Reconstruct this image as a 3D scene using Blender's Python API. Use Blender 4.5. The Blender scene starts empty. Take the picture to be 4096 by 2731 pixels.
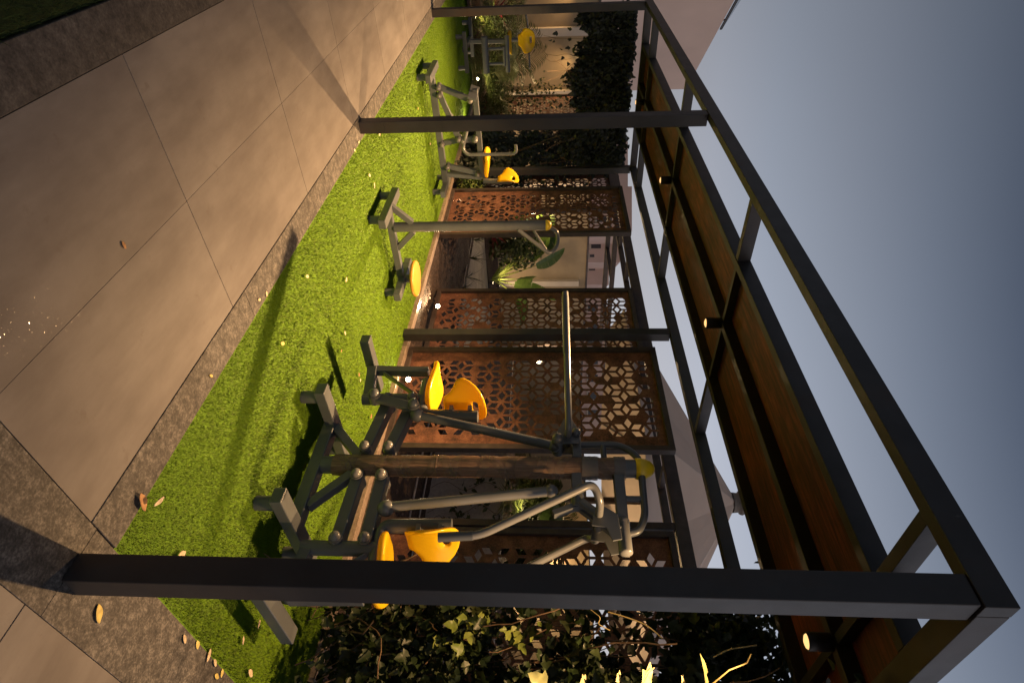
import bpy, math, random
import numpy as np
from mathutils import Vector, Matrix

random.seed(7)
rng = np.random.default_rng(7)
S = bpy.context.scene
COL = S.collection
R = math.radians

# ------------------------------------------------------------------ helpers
def V(*a):
    return Vector(a[0]) if len(a) == 1 else Vector(a)

class MB:
    """collects shapes and links them as ONE mesh object"""
    def __init__(self):
        self.v = []; self.f = []; self.s = []
    def add(self, verts, faces, smooth=False):
        n = len(self.v)
        self.v += [tuple(p) for p in verts]
        self.f += [tuple(i + n for i in q) for q in faces]
        self.s += [smooth] * len(faces)
        return self
    def box(self, a, b):
        x0, y0, z0 = a; x1, y1, z1 = b
        vs = [(x0,y0,z0),(x1,y0,z0),(x1,y1,z0),(x0,y1,z0),(x0,y0,z1),(x1,y0,z1),(x1,y1,z1),(x0,y1,z1)]
        return self.add(vs, [(0,3,2,1),(4,5,6,7),(0,1,5,4),(1,2,6,5),(2,3,7,6),(3,0,4,7)])
    def bar(self, p, q, w, h, up=(0,0,1)):
        p = V(p); q = V(q); d = (q - p).normalized(); up = V(up)
        if abs(d.dot(up)) > .98: up = V(1,0,0)
        s = d.cross(up).normalized(); u = s.cross(d).normalized()
        vs = []
        for c in (p, q):
            for (i, j) in ((-1,-1),(1,-1),(1,1),(-1,1)):
                vs.append(c + s*i*w/2 + u*j*h/2)
        return self.add(vs, [(0,1,2,3),(7,6,5,4),(0,4,5,1),(1,5,6,2),(2,6,7,3),(3,7,4,0)])
    def tube(self, pts, r, seg=12, cap=True):
        pts = [V(p) for p in pts]; n = len(pts)
        rs = r if isinstance(r, (list, tuple)) else [r]*n
        d0 = (pts[1]-pts[0]).normalized()
        ref = V(0,0,1) if abs(d0.z) < .9 else V(1,0,0)
        s = d0.cross(ref).normalized()
        vs = []; fs = []
        for i, p in enumerate(pts):
            if i == 0: t = d0
            elif i == n-1: t = (pts[i]-pts[i-1]).normalized()
            else: t = ((pts[i]-pts[i-1]).normalized() + (pts[i+1]-pts[i]).normalized()).normalized()
            s = (s - t*s.dot(t)).normalized(); u = t.cross(s)
            for k in range(seg):
                a = 2*math.pi*k/seg
                vs.append(p + (s*math.cos(a) + u*math.sin(a))*rs[i])
        for i in range(n-1):
            for k in range(seg):
                k2 = (k+1) % seg
                fs.append((i*seg+k, i*seg+k2, (i+1)*seg+k2, (i+1)*seg+k))
        self.add(vs, fs, True)
        if cap:
            self.add(vs[:seg], [tuple(range(seg-1,-1,-1))]); self.add(vs[-seg:], [tuple(range(seg))])
        return self
    def ball(self, c, r, seg=14, rings=8, sc=(1,1,1)):
        vs = []; fs = []
        for i in range(rings+1):
            th = math.pi*i/rings
            for k in range(seg):
                a = 2*math.pi*k/seg
                vs.append((c[0]+r*sc[0]*math.sin(th)*math.cos(a), c[1]+r*sc[1]*math.sin(th)*math.sin(a), c[2]+r*sc[2]*math.cos(th)))
        for i in range(rings):
            for k in range(seg):
                k2 = (k+1) % seg
                fs.append((i*seg+k, (i+1)*seg+k, (i+1)*seg+k2, i*seg+k2))
        return self.add(vs, fs, True)
    def lathe(self, c, prof, seg=24, smooth=True):
        vs = []; fs = []; n = len(prof)
        for (r, z) in prof:
            for k in range(seg):
                a = 2*math.pi*k/seg
                vs.append((c[0]+r*math.cos(a), c[1]+r*math.sin(a), c[2]+z))
        for i in range(n-1):
            for k in range(seg):
                k2 = (k+1) % seg
                fs.append((i*seg+k, i*seg+k2, (i+1)*seg+k2, (i+1)*seg+k))
        return self.add(vs, fs, smooth)
    def build(self, name, mat, parent=None, bevel=0.0, seg=2):
        me = bpy.data.meshes.new(name)
        me.from_pydata(self.v, [], self.f)
        me.polygons.foreach_set('use_smooth', self.s)
        me.materials.append(mat); me.update()
        o = bpy.data.objects.new(name, me); COL.objects.link(o)
        if parent is not None:
            o.parent = parent
            o.matrix_parent_inverse = Matrix.Translation(-V(parent.location))
        if bevel > 0:
            m = o.modifiers.new('bevel', 'BEVEL'); m.width = bevel; m.segments = seg
            m.limit_method = 'ANGLE'; m.angle_limit = R(40); m.harden_normals = False
        return o

def raw_mesh(name, verts, faces_flat, nper, mat, parent=None, smooth=False):
    """fast numpy mesh, all faces with nper corners"""
    verts = np.asarray(verts, dtype=np.float32); f = np.asarray(faces_flat, dtype=np.int32).ravel()
    nf = len(f)//nper
    me = bpy.data.meshes.new(name)
    me.vertices.add(len(verts)); me.vertices.foreach_set('co', verts.ravel())
    me.loops.add(len(f)); me.loops.foreach_set('vertex_index', f)
    me.polygons.add(nf); me.polygons.foreach_set('loop_start', np.arange(0, nf*nper, nper, dtype=np.int32))
    me.polygons.foreach_set('use_smooth', np.full(nf, smooth))
    me.update(calc_edges=True); me.validate()
    me.materials.append(mat)
    o = bpy.data.objects.new(name, me); COL.objects.link(o)
    if parent is not None:
        o.parent = parent; o.matrix_parent_inverse = Matrix.Translation(-V(parent.location))
    return o

def tag(o, label=None, cat=None, group=None, kind=None):
    if label: o['label'] = label
    if cat: o['category'] = cat
    if group: o['group'] = group
    if kind: o['kind'] = kind
    return o

def thing(name, label, cat, loc=(0,0,0), group=None):
    o = bpy.data.objects.new(name, None); COL.objects.link(o); o.location = loc
    o.empty_display_size = .1
    return tag(o, label, cat, group)

def arc(pts, rad, n=5):
    """polyline with rounded corners"""
    pts = [V(p) for p in pts]; out = [pts[0]]
    for i in range(1, len(pts)-1):
        a, b, c = pts[i-1], pts[i], pts[i+1]
        r = min(rad, (a-b).length*.48, (c-b).length*.48)
        p = b + (a-b).normalized()*r; q = b + (c-b).normalized()*r
        for k in range(n+1):
            t = k/n
            out.append(p*(1-t)**2 + b*2*t*(1-t) + q*t*t)
    out.append(pts[-1]); return out

# ------------------------------------------------------------------ materials
def mat(name):
    m = bpy.data.materials.new(name); m.use_nodes = True
    nt = m.node_tree; p = nt.nodes['Principled BSDF']
    return m, nt, p

def nd(nt, t, **kw):
    n = nt.nodes.new(t)
    for k, v in kw.items():
        if hasattr(n, k): setattr(n, k, v)
        else: n.inputs[k].default_value = v
    return n

def coords(nt, scale=(1,1,1), kind='Object'):
    tc = nd(nt, 'ShaderNodeTexCoord'); mp = nd(nt, 'ShaderNodeMapping')
    mp.inputs['Scale'].default_value = scale
    nt.links.new(tc.outputs[kind], mp.inputs['Vector'])
    return mp.outputs['Vector']

def noise(nt, vec, scale, detail=4, rough=.55):
    n = nd(nt, 'ShaderNodeTexNoise'); n.inputs['Scale'].default_value = scale
    n.inputs['Detail'].default_value = detail; n.inputs['Roughness'].default_value = rough
    nt.links.new(vec, n.inputs['Vector']); return n.outputs['Fac']

def ramp(nt, fac, stops):
    r = nd(nt, 'ShaderNodeValToRGB'); e = r.color_ramp.elements
    while len(e) < len(stops): e.new(.5)
    for i, (p, c) in enumerate(stops):
        e[i].position = p; e[i].color = (*c, 1) if len(c) == 3 else c
    nt.links.new(fac, r.inputs['Fac']); return r.outputs['Color']

def mapr(nt, fac, a, b):
    m = nd(nt, 'ShaderNodeMapRange'); m.inputs['To Min'].default_value = a; m.inputs['To Max'].default_value = b
    nt.links.new(fac, m.inputs['Value']); return m.outputs['Result']

def bump(nt, p, h, strength, dist=.01):
    b = nd(nt, 'ShaderNodeBump'); b.inputs['Strength'].default_value = strength; b.inputs['Distance'].default_value = dist
    nt.links.new(h, b.inputs['Height']); nt.links.new(b.outputs['Normal'], p.inputs['Normal'])

def simple(name, c, rough=.5, metal=0, var=.25, nscale=12, bscale=0, bstr=.2, spec=None, rvar=.1, kind='Object'):
    m, nt, p = mat(name)
    vec = coords(nt, kind=kind); f = noise(nt, vec, nscale)
    lo = [x*(1-var) for x in c]; hi = [min(1, x*(1+var)) for x in c]
    nt.links.new(ramp(nt, f, [(.3, lo), (.7, hi)]), p.inputs['Base Color'])
    nt.links.new(mapr(nt, noise(nt, vec, nscale*2.3), max(.03, rough-rvar), min(1, rough+rvar)), p.inputs['Roughness'])
    p.inputs['Metallic'].default_value = metal
    if spec is not None: p.inputs['Specular IOR Level'].default_value = spec
    if bscale: bump(nt, p, noise(nt, vec, bscale, 3), bstr)
    return m

M = {}
M['steel'] = simple('black_painted_steel', (.024,.0235,.025), .5, var=.3, nscale=5, bscale=350, bstr=.07, rvar=.08)
# scuffs on the black steel
def add_scuffs(m, col, scale, lo=.62, hi=.7):
    nt = m.node_tree; p = nt.nodes['Principled BSDF']
    old = p.inputs['Base Color'].links[0].from_socket
    vec = coords(nt, (1,1,.45)); f = noise(nt, vec, scale, 8, .7)
    msk = ramp(nt, f, [(lo, (0,0,0)), (hi, (1,1,1))])
    mx = nd(nt, 'ShaderNodeMix', data_type='RGBA')
    nt.links.new(msk, mx.inputs[0]); nt.links.new(old, mx.inputs[6]); mx.inputs[7].default_value = (*col, 1)
    nt.links.new(mx.outputs[2], p.inputs['Base Color'])
add_scuffs(M['steel'], (.10,.095,.092), 11, .66, .76)
add_scuffs(M['steel'], (.035,.022,.016), 3, .5, .7)
M['gym'] = simple('grey_gym_paint', (.088,.098,.106), .33, var=.12, nscale=8, bscale=160, bstr=.04)
add_scuffs(M['gym'], (.11,.108,.10), 14, .72, .82)
M['gymlight'] = simple('grey_tube_paint', (.135,.142,.145), .24, var=.1, nscale=8)
M['grip'] = simple('rubber_grip', (.03,.03,.03), .7, var=.2)
M['bolt'] = simple('bolt_cover', (.15,.15,.145), .28, var=.15)
M['yellow'] = simple('yellow_plastic', (.82,.55,.012), .2, var=.04, nscale=6, rvar=.06, bscale=25, bstr=.01)
nt = M['yellow'].node_tree; tr = nd(nt, 'ShaderNodeBsdfTranslucent'); tr.inputs['Color'].default_value = (.85,.5,.02,1)
ms = nd(nt, 'ShaderNodeMixShader'); ms.inputs[0].default_value = .28; nt.links.new(nt.nodes['Principled BSDF'].outputs[0], ms.inputs[1]); nt.links.new(tr.outputs[0], ms.inputs[2]); nt.links.new(ms.outputs[0], nt.nodes['Material Output'].inputs['Surface'])
M['cap'] = simple('yellow_cap_plastic', (.78,.55,.015), .35, var=.08)
M['stool'] = simple('orange_stool_plastic', (.60,.28,.035), .42, var=.06, nscale=20)
M['lamp'] = simple('lamp_housing', (.012,.012,.012), .45, var=.2)
M['frame'] = simple('dark_bronze_frame', (.055,.04,.035), .5, var=.35, nscale=10, bscale=200, bstr=.08)

# corten
m, nt, p = mat('corten_steel'); vec = coords(nt)
oi = nd(nt, 'ShaderNodeObjectInfo'); vmul = nd(nt, 'ShaderNodeVectorMath', operation='MULTIPLY_ADD'); nt.links.new(oi.outputs['Random'], vmul.inputs[0]); vmul.inputs[1].default_value = (17,29,41); nt.links.new(vec, vmul.inputs[2]); vec = vmul.outputs[0]
f1 = noise(nt, vec, 7, 8, .7); f2 = noise(nt, vec, 75, 6, .75)
mx = nd(nt, 'ShaderNodeMath', operation='ADD'); nt.links.new(f1, mx.inputs[0])
ml = nd(nt, 'ShaderNodeMath', operation='MULTIPLY'); nt.links.new(f2, ml.inputs[0]); ml.inputs[1].default_value = .75
nt.links.new(ml.outputs[0], mx.inputs[1])
nt.links.new(ramp(nt, mx.outputs[0], [(.66,(.03,.016,.013)),(.78,(.10,.042,.027)),(.92,(.185,.074,.043)),(1.0,(.25,.11,.066))]), p.inputs['Base Color'])
p.inputs['Roughness'].default_value = .72; bump(nt, p, f2, .25, .003); M['corten'] = m

# wood boards of the slab
m, nt, p = mat('stained_wood'); vec = coords(nt, (14,1.1,14)); f = noise(nt, vec, 3, 8, .65)
f2 = noise(nt, coords(nt, (1,1,1)), 2.2, 5, .7)
c1 = ramp(nt, f, [(.32,(.03,.007,.006)),(.47,(.10,.022,.014)),(.6,(.21,.046,.027)),(.74,(.34,.082,.045))])
c2 = ramp(nt, f2, [(.35,(.3,.28,.3)),(.66,(1,1,1))])
mx = nd(nt, 'ShaderNodeMix', data_type='RGBA', blend_type='MULTIPLY'); mx.inputs[0].default_value = 1
nt.links.new(c1, mx.inputs[6]); nt.links.new(c2, mx.inputs[7]); nt.links.new(mx.outputs[2], p.inputs['Base Color'])
p.inputs['Roughness'].default_value = .6; bump(nt, p, f, .25, .004); M['wood'] = m

# porcelain path tile: cream, faint veins, slightly glossy with a fine grain that glints
m, nt, p = mat('porcelain_tile'); vec = coords(nt)
f1 = noise(nt, vec, 2.2, 8, .6); f2 = noise(nt, coords(nt, (3,.8,1)), 3, 6, .6); f3 = noise(nt, vec, 900, 2)
c = ramp(nt, f1, [(.3,(.175,.164,.158)),(.55,(.215,.203,.197)),(.75,(.245,.233,.226))])
c2 = ramp(nt, f2, [(.35,(.74,.72,.72)),(.62,(1,1,1))])
mx = nd(nt, 'ShaderNodeMix', data_type='RGBA', blend_type='MULTIPLY'); mx.inputs[0].default_value = .8
isl = nd(nt, 'ShaderNodeNewGeometry'); ci = ramp(nt, isl.outputs['Random Per Island'], [(0,(.86,.85,.85)),(1,(1,1,1))])
mi = nd(nt, 'ShaderNodeMix', data_type='RGBA', blend_type='MULTIPLY'); mi.inputs[0].default_value = 1; nt.links.new(c, mi.inputs[6]); nt.links.new(ci, mi.inputs[7])
nt.links.new(mi.outputs[2], mx.inputs[6]); nt.links.new(c2, mx.inputs[7])
st = ramp(nt, noise(nt, vec, 9, 6, .68), [(.62,(0,0,0)),(.78,(1,1,1))])
mx2 = nd(nt, 'ShaderNodeMix', data_type='RGBA'); nt.links.new(st, mx2.inputs[0]); nt.links.new(mx.outputs[2], mx2.inputs[6]); mx2.inputs[7].default_value = (.13,.11,.10,1)
nt.links.new(mx2.outputs[2], p.inputs['Base Color'])
p.inputs['Roughness'].default_value = .3; p.inputs['Specular IOR Level'].default_value = .35
bump(nt, p, noise(nt, vec, 240, 2), .22, .0010)
vo = nd(nt, 'ShaderNodeTexVoronoi'); vo.inputs['Scale'].default_value = 430; nt.links.new(vec, vo.inputs['Vector'])
sc_ = nd(nt, 'ShaderNodeSeparateColor'); nt.links.new(vo.outputs['Color'], sc_.inputs[0])
gt = nd(nt, 'ShaderNodeMath', operation='GREATER_THAN'); nt.links.new(sc_.outputs[2], gt.inputs[0]); gt.inputs[1].default_value = .84
nt.links.new(mapr(nt, gt.outputs[0], 0, .16), p.inputs['Coat Weight']); p.inputs['Coat Roughness'].default_value = .04; p.inputs['Roughness'].default_value = .5
g2 = nd(nt, 'ShaderNodeNewGeometry'); cc = nd(nt, 'ShaderNodeVectorMath', operation='SUBTRACT'); nt.links.new(vo.outputs['Color'], cc.inputs[0]); cc.inputs[1].default_value = (.5,.5,.5)
fl = nd(nt, 'ShaderNodeVectorMath', operation='MULTIPLY'); nt.links.new(cc.outputs[0], fl.inputs[0]); fl.inputs[1].default_value = (.10,.10,0)
sm_ = nd(nt, 'ShaderNodeVectorMath', operation='SCALE'); nt.links.new(fl.outputs[0], sm_.inputs[0]); nt.links.new(gt.outputs[0], sm_.inputs['Scale'])
av = nd(nt, 'ShaderNodeVectorMath', operation='ADD'); nt.links.new(sm_.outputs[0], av.inputs[0]); nt.links.new(g2.outputs['Normal'], av.inputs[1])
nn = nd(nt, 'ShaderNodeVectorMath', operation='NORMALIZE'); nt.links.new(av.outputs[0], nn.inputs[0]); nt.links.new(nn.outputs[0], p.inputs['Coat Normal'])
p.inputs['Specular IOR Level'].default_value = .25; M['tile'] = m

# flamed granite
def granite(name, a, b, c, rough=.65):
    m, nt, p = mat(name); vec = coords(nt)
    f1 = noise(nt, vec, 24, 8, .8); f2 = noise(nt, vec, 120, 3, .6); f3 = noise(nt, vec, 3, 5, .6)
    ad = nd(nt, 'ShaderNodeMath', operation='MULTIPLY_ADD'); nt.links.new(f2, ad.inputs[0]); ad.inputs[1].default_value = .5; nt.links.new(f1, ad.inputs[2])
    col = ramp(nt, ad.outputs[0], [(.55,a),(.75,b),(.95,c)])
    mx = nd(nt, 'ShaderNodeMix', data_type='RGBA', blend_type='MULTIPLY'); mx.inputs[0].default_value = .9
    nt.links.new(col, mx.inputs[6]); nt.links.new(ramp(nt, f3, [(.3,(.6,.58,.56)),(.65,(1,1,1))]), mx.inputs[7])
    nt.links.new(mx.outputs[2], p.inputs['Base Color']); p.inputs['Roughness'].default_value = rough
    bump(nt, p, ad.outputs[0], .35, .004); return m
M['granite'] = granite('flamed_granite', (.018,.018,.019), (.085,.080,.077), (.24,.225,.21))
M['granite_dark'] = granite('dark_granite', (.03,.028,.027), (.085,.078,.074), (.15,.14,.13))
M['kerbback'] = granite('pale_kerb_stone', (.18,.13,.1), (.32,.25,.2), (.42,.34,.28), .38)
M['grout'] = simple('grout', (.06,.05,.045), .9)
M['bedwall'] = granite('cast_concrete', (.42,.37,.32), (.52,.46,.4), (.6,.54,.48), .8)
M['concrete'] = granite('concrete', (.16,.14,.12), (.24,.215,.19), (.31,.28,.25), .8)

# turf
m, nt, p = mat('turf_blade')
geo = nd(nt, 'ShaderNodeNewGeometry')
c = ramp(nt, geo.outputs['Random Per Island'], [(0,(.13,.255,.008)),(.5,(.155,.29,.010)),(.95,(.18,.325,.013)),(1,(.24,.33,.04))])
f = noise(nt, coords(nt), 1.6, 4)
mx = nd(nt, 'ShaderNodeMix', data_type='RGBA', blend_type='MULTIPLY'); mx.inputs[0].default_value = .6
nt.links.new(c, mx.inputs[6]); nt.links.new(ramp(nt, f, [(.3,(.72,.76,.68)),(.65,(1,1,1))]), mx.inputs[7])
nt.links.new(mx.outputs[2], p.inputs['Base Color']); p.inputs['Roughness'].default_value = .5
p.inputs['Specular IOR Level'].default_value = .15
vm = nd(nt, 'ShaderNodeVectorMath', operation='MULTIPLY_ADD'); nt.links.new(geo.outputs['Normal'], vm.inputs[0]); vm.inputs[1].default_value = (.24,.24,.12); vm.inputs[2].default_value = (0,0,1)
vn = nd(nt, 'ShaderNodeVectorMath', operation='NORMALIZE'); nt.links.new(vm.outputs[0], vn.inputs[0]); nt.links.new(vn.outputs[0], p.inputs['Normal'])
M['turf'] = m
M['turfbase'] = simple('turf_backing', (.12,.25,.010), .9, var=.15, nscale=40, bscale=200, bstr=.5)
M['lawn'] = simple('lawn_dark', (.03,.055,.008), .9, var=.4, nscale=60, bscale=300, bstr=.8)
# soil
m, nt, p = mat('mulch_soil'); vec = coords(nt)
f1 = noise(nt, vec, 26, 8, .7); f2 = noise(nt, vec, 4, 4)
col = ramp(nt, f1, [(.35,(.018,.011,.009)),(.55,(.06,.036,.028)),(.75,(.14,.095,.075))])
nt.links.new(col, p.inputs['Base Color']); p.inputs['Roughness'].default_value = .92; bump(nt, p, f1, 1, .03); M['soil'] = m
M['wall'] = simple('beige_render', (.27,.205,.13), .85, var=.13, nscale=2.5, bscale=60, bstr=.12)
M['walltrim'] = simple('pale_trim', (.55,.47,.38), .8, var=.08, nscale=3)
M['pink'] = simple('pink_render', (.66,.47,.39), .9, var=.1, nscale=.7)
M['bigwall'] = simple('tan_render', (.70,.52,.43), .9, var=.07, nscale=.5)
M['glass'] = simple('dark_window', (.05,.05,.055), .15, var=.2)
M['canvas'] = simple('beige_canvas', (.78,.66,.57), .85, var=.06, nscale=1.2, bscale=3, bstr=.3)
nt = M['canvas'].node_tree; tr = nd(nt, 'ShaderNodeBsdfTranslucent'); tr.inputs['Color'].default_value = (.75,.62,.5,1)
ms = nd(nt, 'ShaderNodeMixShader'); ms.inputs[0].default_value = .25; nt.links.new(nt.nodes['Principled BSDF'].outputs[0], ms.inputs[1]); nt.links.new(tr.outputs[0], ms.inputs[2]); nt.links.new(ms.outputs[0], nt.nodes['Material Output'].inputs['Surface'])
M['pipe'] = simple('white_pipe', (.55,.5,.46), .5, var=.2)
M['stem'] = simple('woody_stem', (.13,.08,.045), .8, var=.4, nscale=30)
M['tendril'] = simple('green_tendril', (.38,.30,.12), .6, var=.3, nscale=30)
M['dry'] = simple('dry_leaf', (.62,.50,.33), .7, var=.25, nscale=40)
M['dryyellow'] = simple('yellow_leaf', (.62,.50,.16), .6, var=.25, nscale=40)
M['mulchleaf'] = simple('mulch_leaf', (.10,.062,.045), .85, var=.5, nscale=6)
M['drybrown'] = simple('brown_leaf', (.36,.2,.09), .7, var=.35, nscale=40)

def leafmat(name, cols, rough=.45, trans=.25, bl=True):
    m, nt, p = mat(name)
    geo = nd(nt, 'ShaderNodeNewGeometry')
    n = len(cols); c = ramp(nt, geo.outputs['Random Per Island'], [(i/(n-1), k) for i, k in enumerate(cols)])
    f = noise(nt, coords(nt), 30, 3)
    mx = nd(nt, 'ShaderNodeMix', data_type='RGBA', blend_type='MULTIPLY'); mx.inputs[0].default_value = .7
    nt.links.new(c, mx.inputs[6]); nt.links.new(ramp(nt, f, [(.3,(.6,.6,.55)),(.65,(1,1,1))]), mx.inputs[7])
    nt.links.new(mx.outputs[2], p.inputs['Base Color']); p.inputs['Roughness'].default_value = rough; p.inputs['Specular IOR Level'].default_value = .28
    tr = nd(nt, 'ShaderNodeBsdfTranslucent'); nt.links.new(mx.outputs[2], tr.inputs['Color'])
    ms = nd(nt, 'ShaderNodeMixShader'); ms.inputs[0].default_value = trans
    out = nt.nodes['Material Output']
    nt.links.new(p.outputs[0], ms.inputs[1]); nt.links.new(tr.outputs[0], ms.inputs[2]); nt.links.new(ms.outputs[0], out.inputs['Surface'])
    return m
M['vine'] = leafmat('vine_leaf', [(.006,.012,.005),(.014,.026,.008),(.024,.040,.012),(.042,.052,.018),(.014,.028,.008)])
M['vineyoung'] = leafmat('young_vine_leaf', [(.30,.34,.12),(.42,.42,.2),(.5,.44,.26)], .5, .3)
M['ivy'] = leafmat('ivy_leaf', [(.018,.024,.018),(.036,.043,.03),(.058,.066,.045),(.026,.034,.022)], .4, .12)
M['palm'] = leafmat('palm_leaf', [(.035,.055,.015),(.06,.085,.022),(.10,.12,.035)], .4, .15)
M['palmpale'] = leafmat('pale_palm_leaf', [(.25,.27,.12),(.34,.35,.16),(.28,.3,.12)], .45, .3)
M['banana'] = leafmat('banana_leaf', [(.06,.11,.02),(.09,.14,.03)], .35, .3)
M['shrub'] = leafmat('shrub_leaf', [(.02,.035,.012),(.05,.07,.02),(.08,.09,.03)], .4, .2)
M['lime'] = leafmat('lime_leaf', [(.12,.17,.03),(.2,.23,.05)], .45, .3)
M['red'] = leafmat('red_leaf', [(.22,.02,.03),(.32,.05,.06),(.10,.02,.025)], .4, .25)

def emit(name, c, s):
    m = bpy.data.materials.new(name); m.use_nodes = True; nt = m.node_tree
    nt.nodes.remove(nt.nodes['Principled BSDF'])
    e = nd(nt, 'ShaderNodeEmission'); e.inputs['Color'].default_value = (*c, 1); e.inputs['Strength'].default_value = s
    nt.links.new(e.outputs[0], nt.nodes['Material Output'].inputs['Surface']); return m
WARM = (1.0, .58, .255)
M['glow'] = emit('lamp_glow', (1,.55,.2), 1.6)
M['glowhot'] = emit('lamp_glow_hot', (1,.78,.45), 60)

# cardboard wrap and tape
m, nt, p = mat('cardboard'); vec = coords(nt)
w = nd(nt, 'ShaderNodeTexWave', wave_type='BANDS', bands_direction='Z')
tc = nd(nt, 'ShaderNodeTexCoord')
sep = nd(nt, 'ShaderNodeSeparateXYZ'); nt.links.new(tc.outputs['Object'], sep.inputs[0])
f = noise(nt, coords(nt, (1,1,.04)), 190, 3, .6); f2 = noise(nt, vec, 9, 4)
nt.links.new(ramp(nt, f, [(.3,(.10,.058,.036)),(.5,(.17,.105,.066)),(.7,(.25,.165,.11))]), p.inputs['Base Color'])
p.inputs['Roughness'].default_value = .5; bump(nt, p, noise(nt, coords(nt, (1,1,.05)), 170, 3), .8, .006); M['card'] = m
m, nt, p = mat('clear_tape'); tr = nd(nt, 'ShaderNodeBsdfTransparent'); ms = nd(nt, 'ShaderNodeMixShader'); ms.inputs[0].default_value = .38
p.inputs['Base Color'].default_value = (.22,.17,.13,1); p.inputs['Roughness'].default_value = .1
bump(nt, p, noise(nt, coords(nt, (1,1,.6)), 70, 5, .7), .9, .008)
nt.links.new(tr.outputs[0], ms.inputs[1]); nt.links.new(p.outputs[0], ms.inputs[2]); nt.links.new(ms.outputs[0], nt.nodes['Material Output'].inputs['Surface']); M['tape'] = m

M['tape2'] = M['tape'].copy(); M['tape2'].node_tree.nodes['Mix Shader'].inputs[0].default_value = .72; M['tape2'].node_tree.nodes['Principled BSDF'].inputs['Base Color'].default_value = (.2,.19,.18,1)
# ------------------------------------------------------------------ ground and setting
def struct(name, mb, m, bevel=0):
    o = mb.build(name, m, None, bevel); o['kind'] = 'structure'; return o

struct('ground', MB().add([(-120,-120,-.10),(160,-120,-.10),(160,160,-.10),(-120,160,-.10)], [(0,1,2,3)]), M['soil'])
# path of porcelain tiles (1.08 x .54) with open joints over grout
struct('path_bed', MB().box((.36,-2.0,-.06),(1.72,14,-.006)), M['grout'])
tm = MB(); g = .0035
ys = [.95 + 1.08*k for k in range(0, 13)]
for k in range(12):
    for (x0, x1) in ((.505,1.035),(1.035,1.55)):
        tm.box((x0+g*.16, ys[k]+g/2, -.05), (x1-g*.16, ys[k]+1.08-g/2, 0))
struct('path', tm, M['tile'], .0007)
tm = MB()
for (x0, x1) in ((-.56,.48),(.48,1.515),(1.515,2.07)):
    for (y0, y1) in ((-.4,.68),(-1.48,-.4)):
        tm.box((x0+g/2, y0+g/2, -.05), (x1-g/2, y1-g/2, 0))
tm.box((2.074,-1.48,-.05),(3.1,.6785,0))
struct('near_paving', tm, M['tile'], .0015)
struct('side_strip', MB().box((.358,-2,-.05),(.503,14,.002)), M['granite_dark'], .002)
tm = MB(); tm.box((-.6,.6795,-.05),(1.587,.9487,.001)); tm.box((1.588,.6795,-.05),(2.52,.947,.001)); tm.box((2.5215,.6795,-.05),(4.2,.947,.001))
struct('granite_strip', tm, M['granite'], .002)
tm = MB(); y = .95
for L in (1.2,1.25,1.15,1.2,1.22,1.2,1.2,1.2,1.2,1.2):
    tm.box((1.5508,y+.001,-.05),(1.703,y+L-.001,.004)); y += L
struct('kerb', tm, M['granite'], .003)
struct('lawn', MB().box((-30,-2,-.06),(.354,30,-.012)), M['lawn'])
# lawn blades close to the strip
def blades(name, n, area, hgt, wid, m, kind='stuff', dens=None, zb=-.006):
    x0, x1, y0, y1 = area
    if dens is None:
        x = rng.uniform(x0, x1, n); y = rng.uniform(y0, y1, n)
    else:
        u = rng.random(n)
        y = y0*(y1/y0)**u   # more blades close to the viewer's end
        x = rng.uniform(x0, x1, n)
    d = np.hypot(x, y); k = np.clip(d/2.4, .8, 2.4)
    h = hgt*rng.uniform(.6, 1.25, n)*np.clip(k, .9, 1.25); w = wid*k
    a = rng.uniform(0, 2*np.pi, n); l = rng.uniform(.1, .95, n)*h; b = rng.uniform(0, 2*np.pi, n)
    bx, by = np.cos(a)*w/2, np.sin(a)*w/2
    z = np.full(n, zb)
    p0 = np.stack([x-bx, y-by, z], 1); p1 = np.stack([x+bx, y+by, z], 1)
    p2 = np.stack([x+np.cos(b)*l, y+np.sin(b)*l, z+h], 1)
    vs = np.stack([p0, p1, p2], 1).reshape(-1, 3)
    o = raw_mesh(name, vs, np.arange(3*n), 3, m); o['kind'] = kind; return o
blades('lawn_grass', 12000, (.0,.352,1.2,4.5), .03, .004, M['lawn'])
struct('turf', MB().box((1.7035,.9475,-.055),(3.69,11.6,-.004)), M['turfbase'])
blades('turf_grass', 560000, (1.712,3.685,.955,11.55), .011, .0026, M['turf'], dens=1)
tm = MB(); y = .95
for L in (1.0,1.3,1.2,1.25,1.3,1.2,1.25,1.2,1.2):
    tm.box((3.6915,y+.0015,-.05),(3.775,y+L-.0015,.04)); y += L
tm.box((1.71,11.602,-.05),(3.775,11.69,.04))
struct('bed_kerb', tm, M['kerbback'], .004)
# soil bed as a bumpy sheet
def sheet(name, x0, x1, y0, y1, nx, ny, zf, m, kind='structure'):
    xs = np.linspace(x0, x1, nx); yy = np.linspace(y0, y1, ny)
    X, Y = np.meshgrid(xs, yy, indexing='ij'); Z = zf(X, Y)
    idx = np.arange(nx*ny).reshape(nx, ny)
    f = np.stack([idx[:-1,:-1], idx[1:,:-1], idx[1:,1:], idx[:-1,1:]], -1).reshape(-1, 4)
    o = raw_mesh(name, np.stack([X, Y, Z], -1).reshape(-1, 3), f, 4, m, smooth=True); o['kind'] = kind; return o
def bumps(X, Y):
    z = .008 + 0*X
    for k in range(26):
        fx, fy = rng.uniform(-9, 9, 2); z = z + .0045*np.sin(fx*X+fy*Y+k)
    return z + rng.normal(0, .004, X.shape)
sheet('planting_bed', 3.777, 5.74, .9, 14, 70, 300, bumps, M['soil'])
struct('garden_paving', MB().box((5.745,6.3,-.05),(16,11.1,.004)), M['concrete'])
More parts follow.
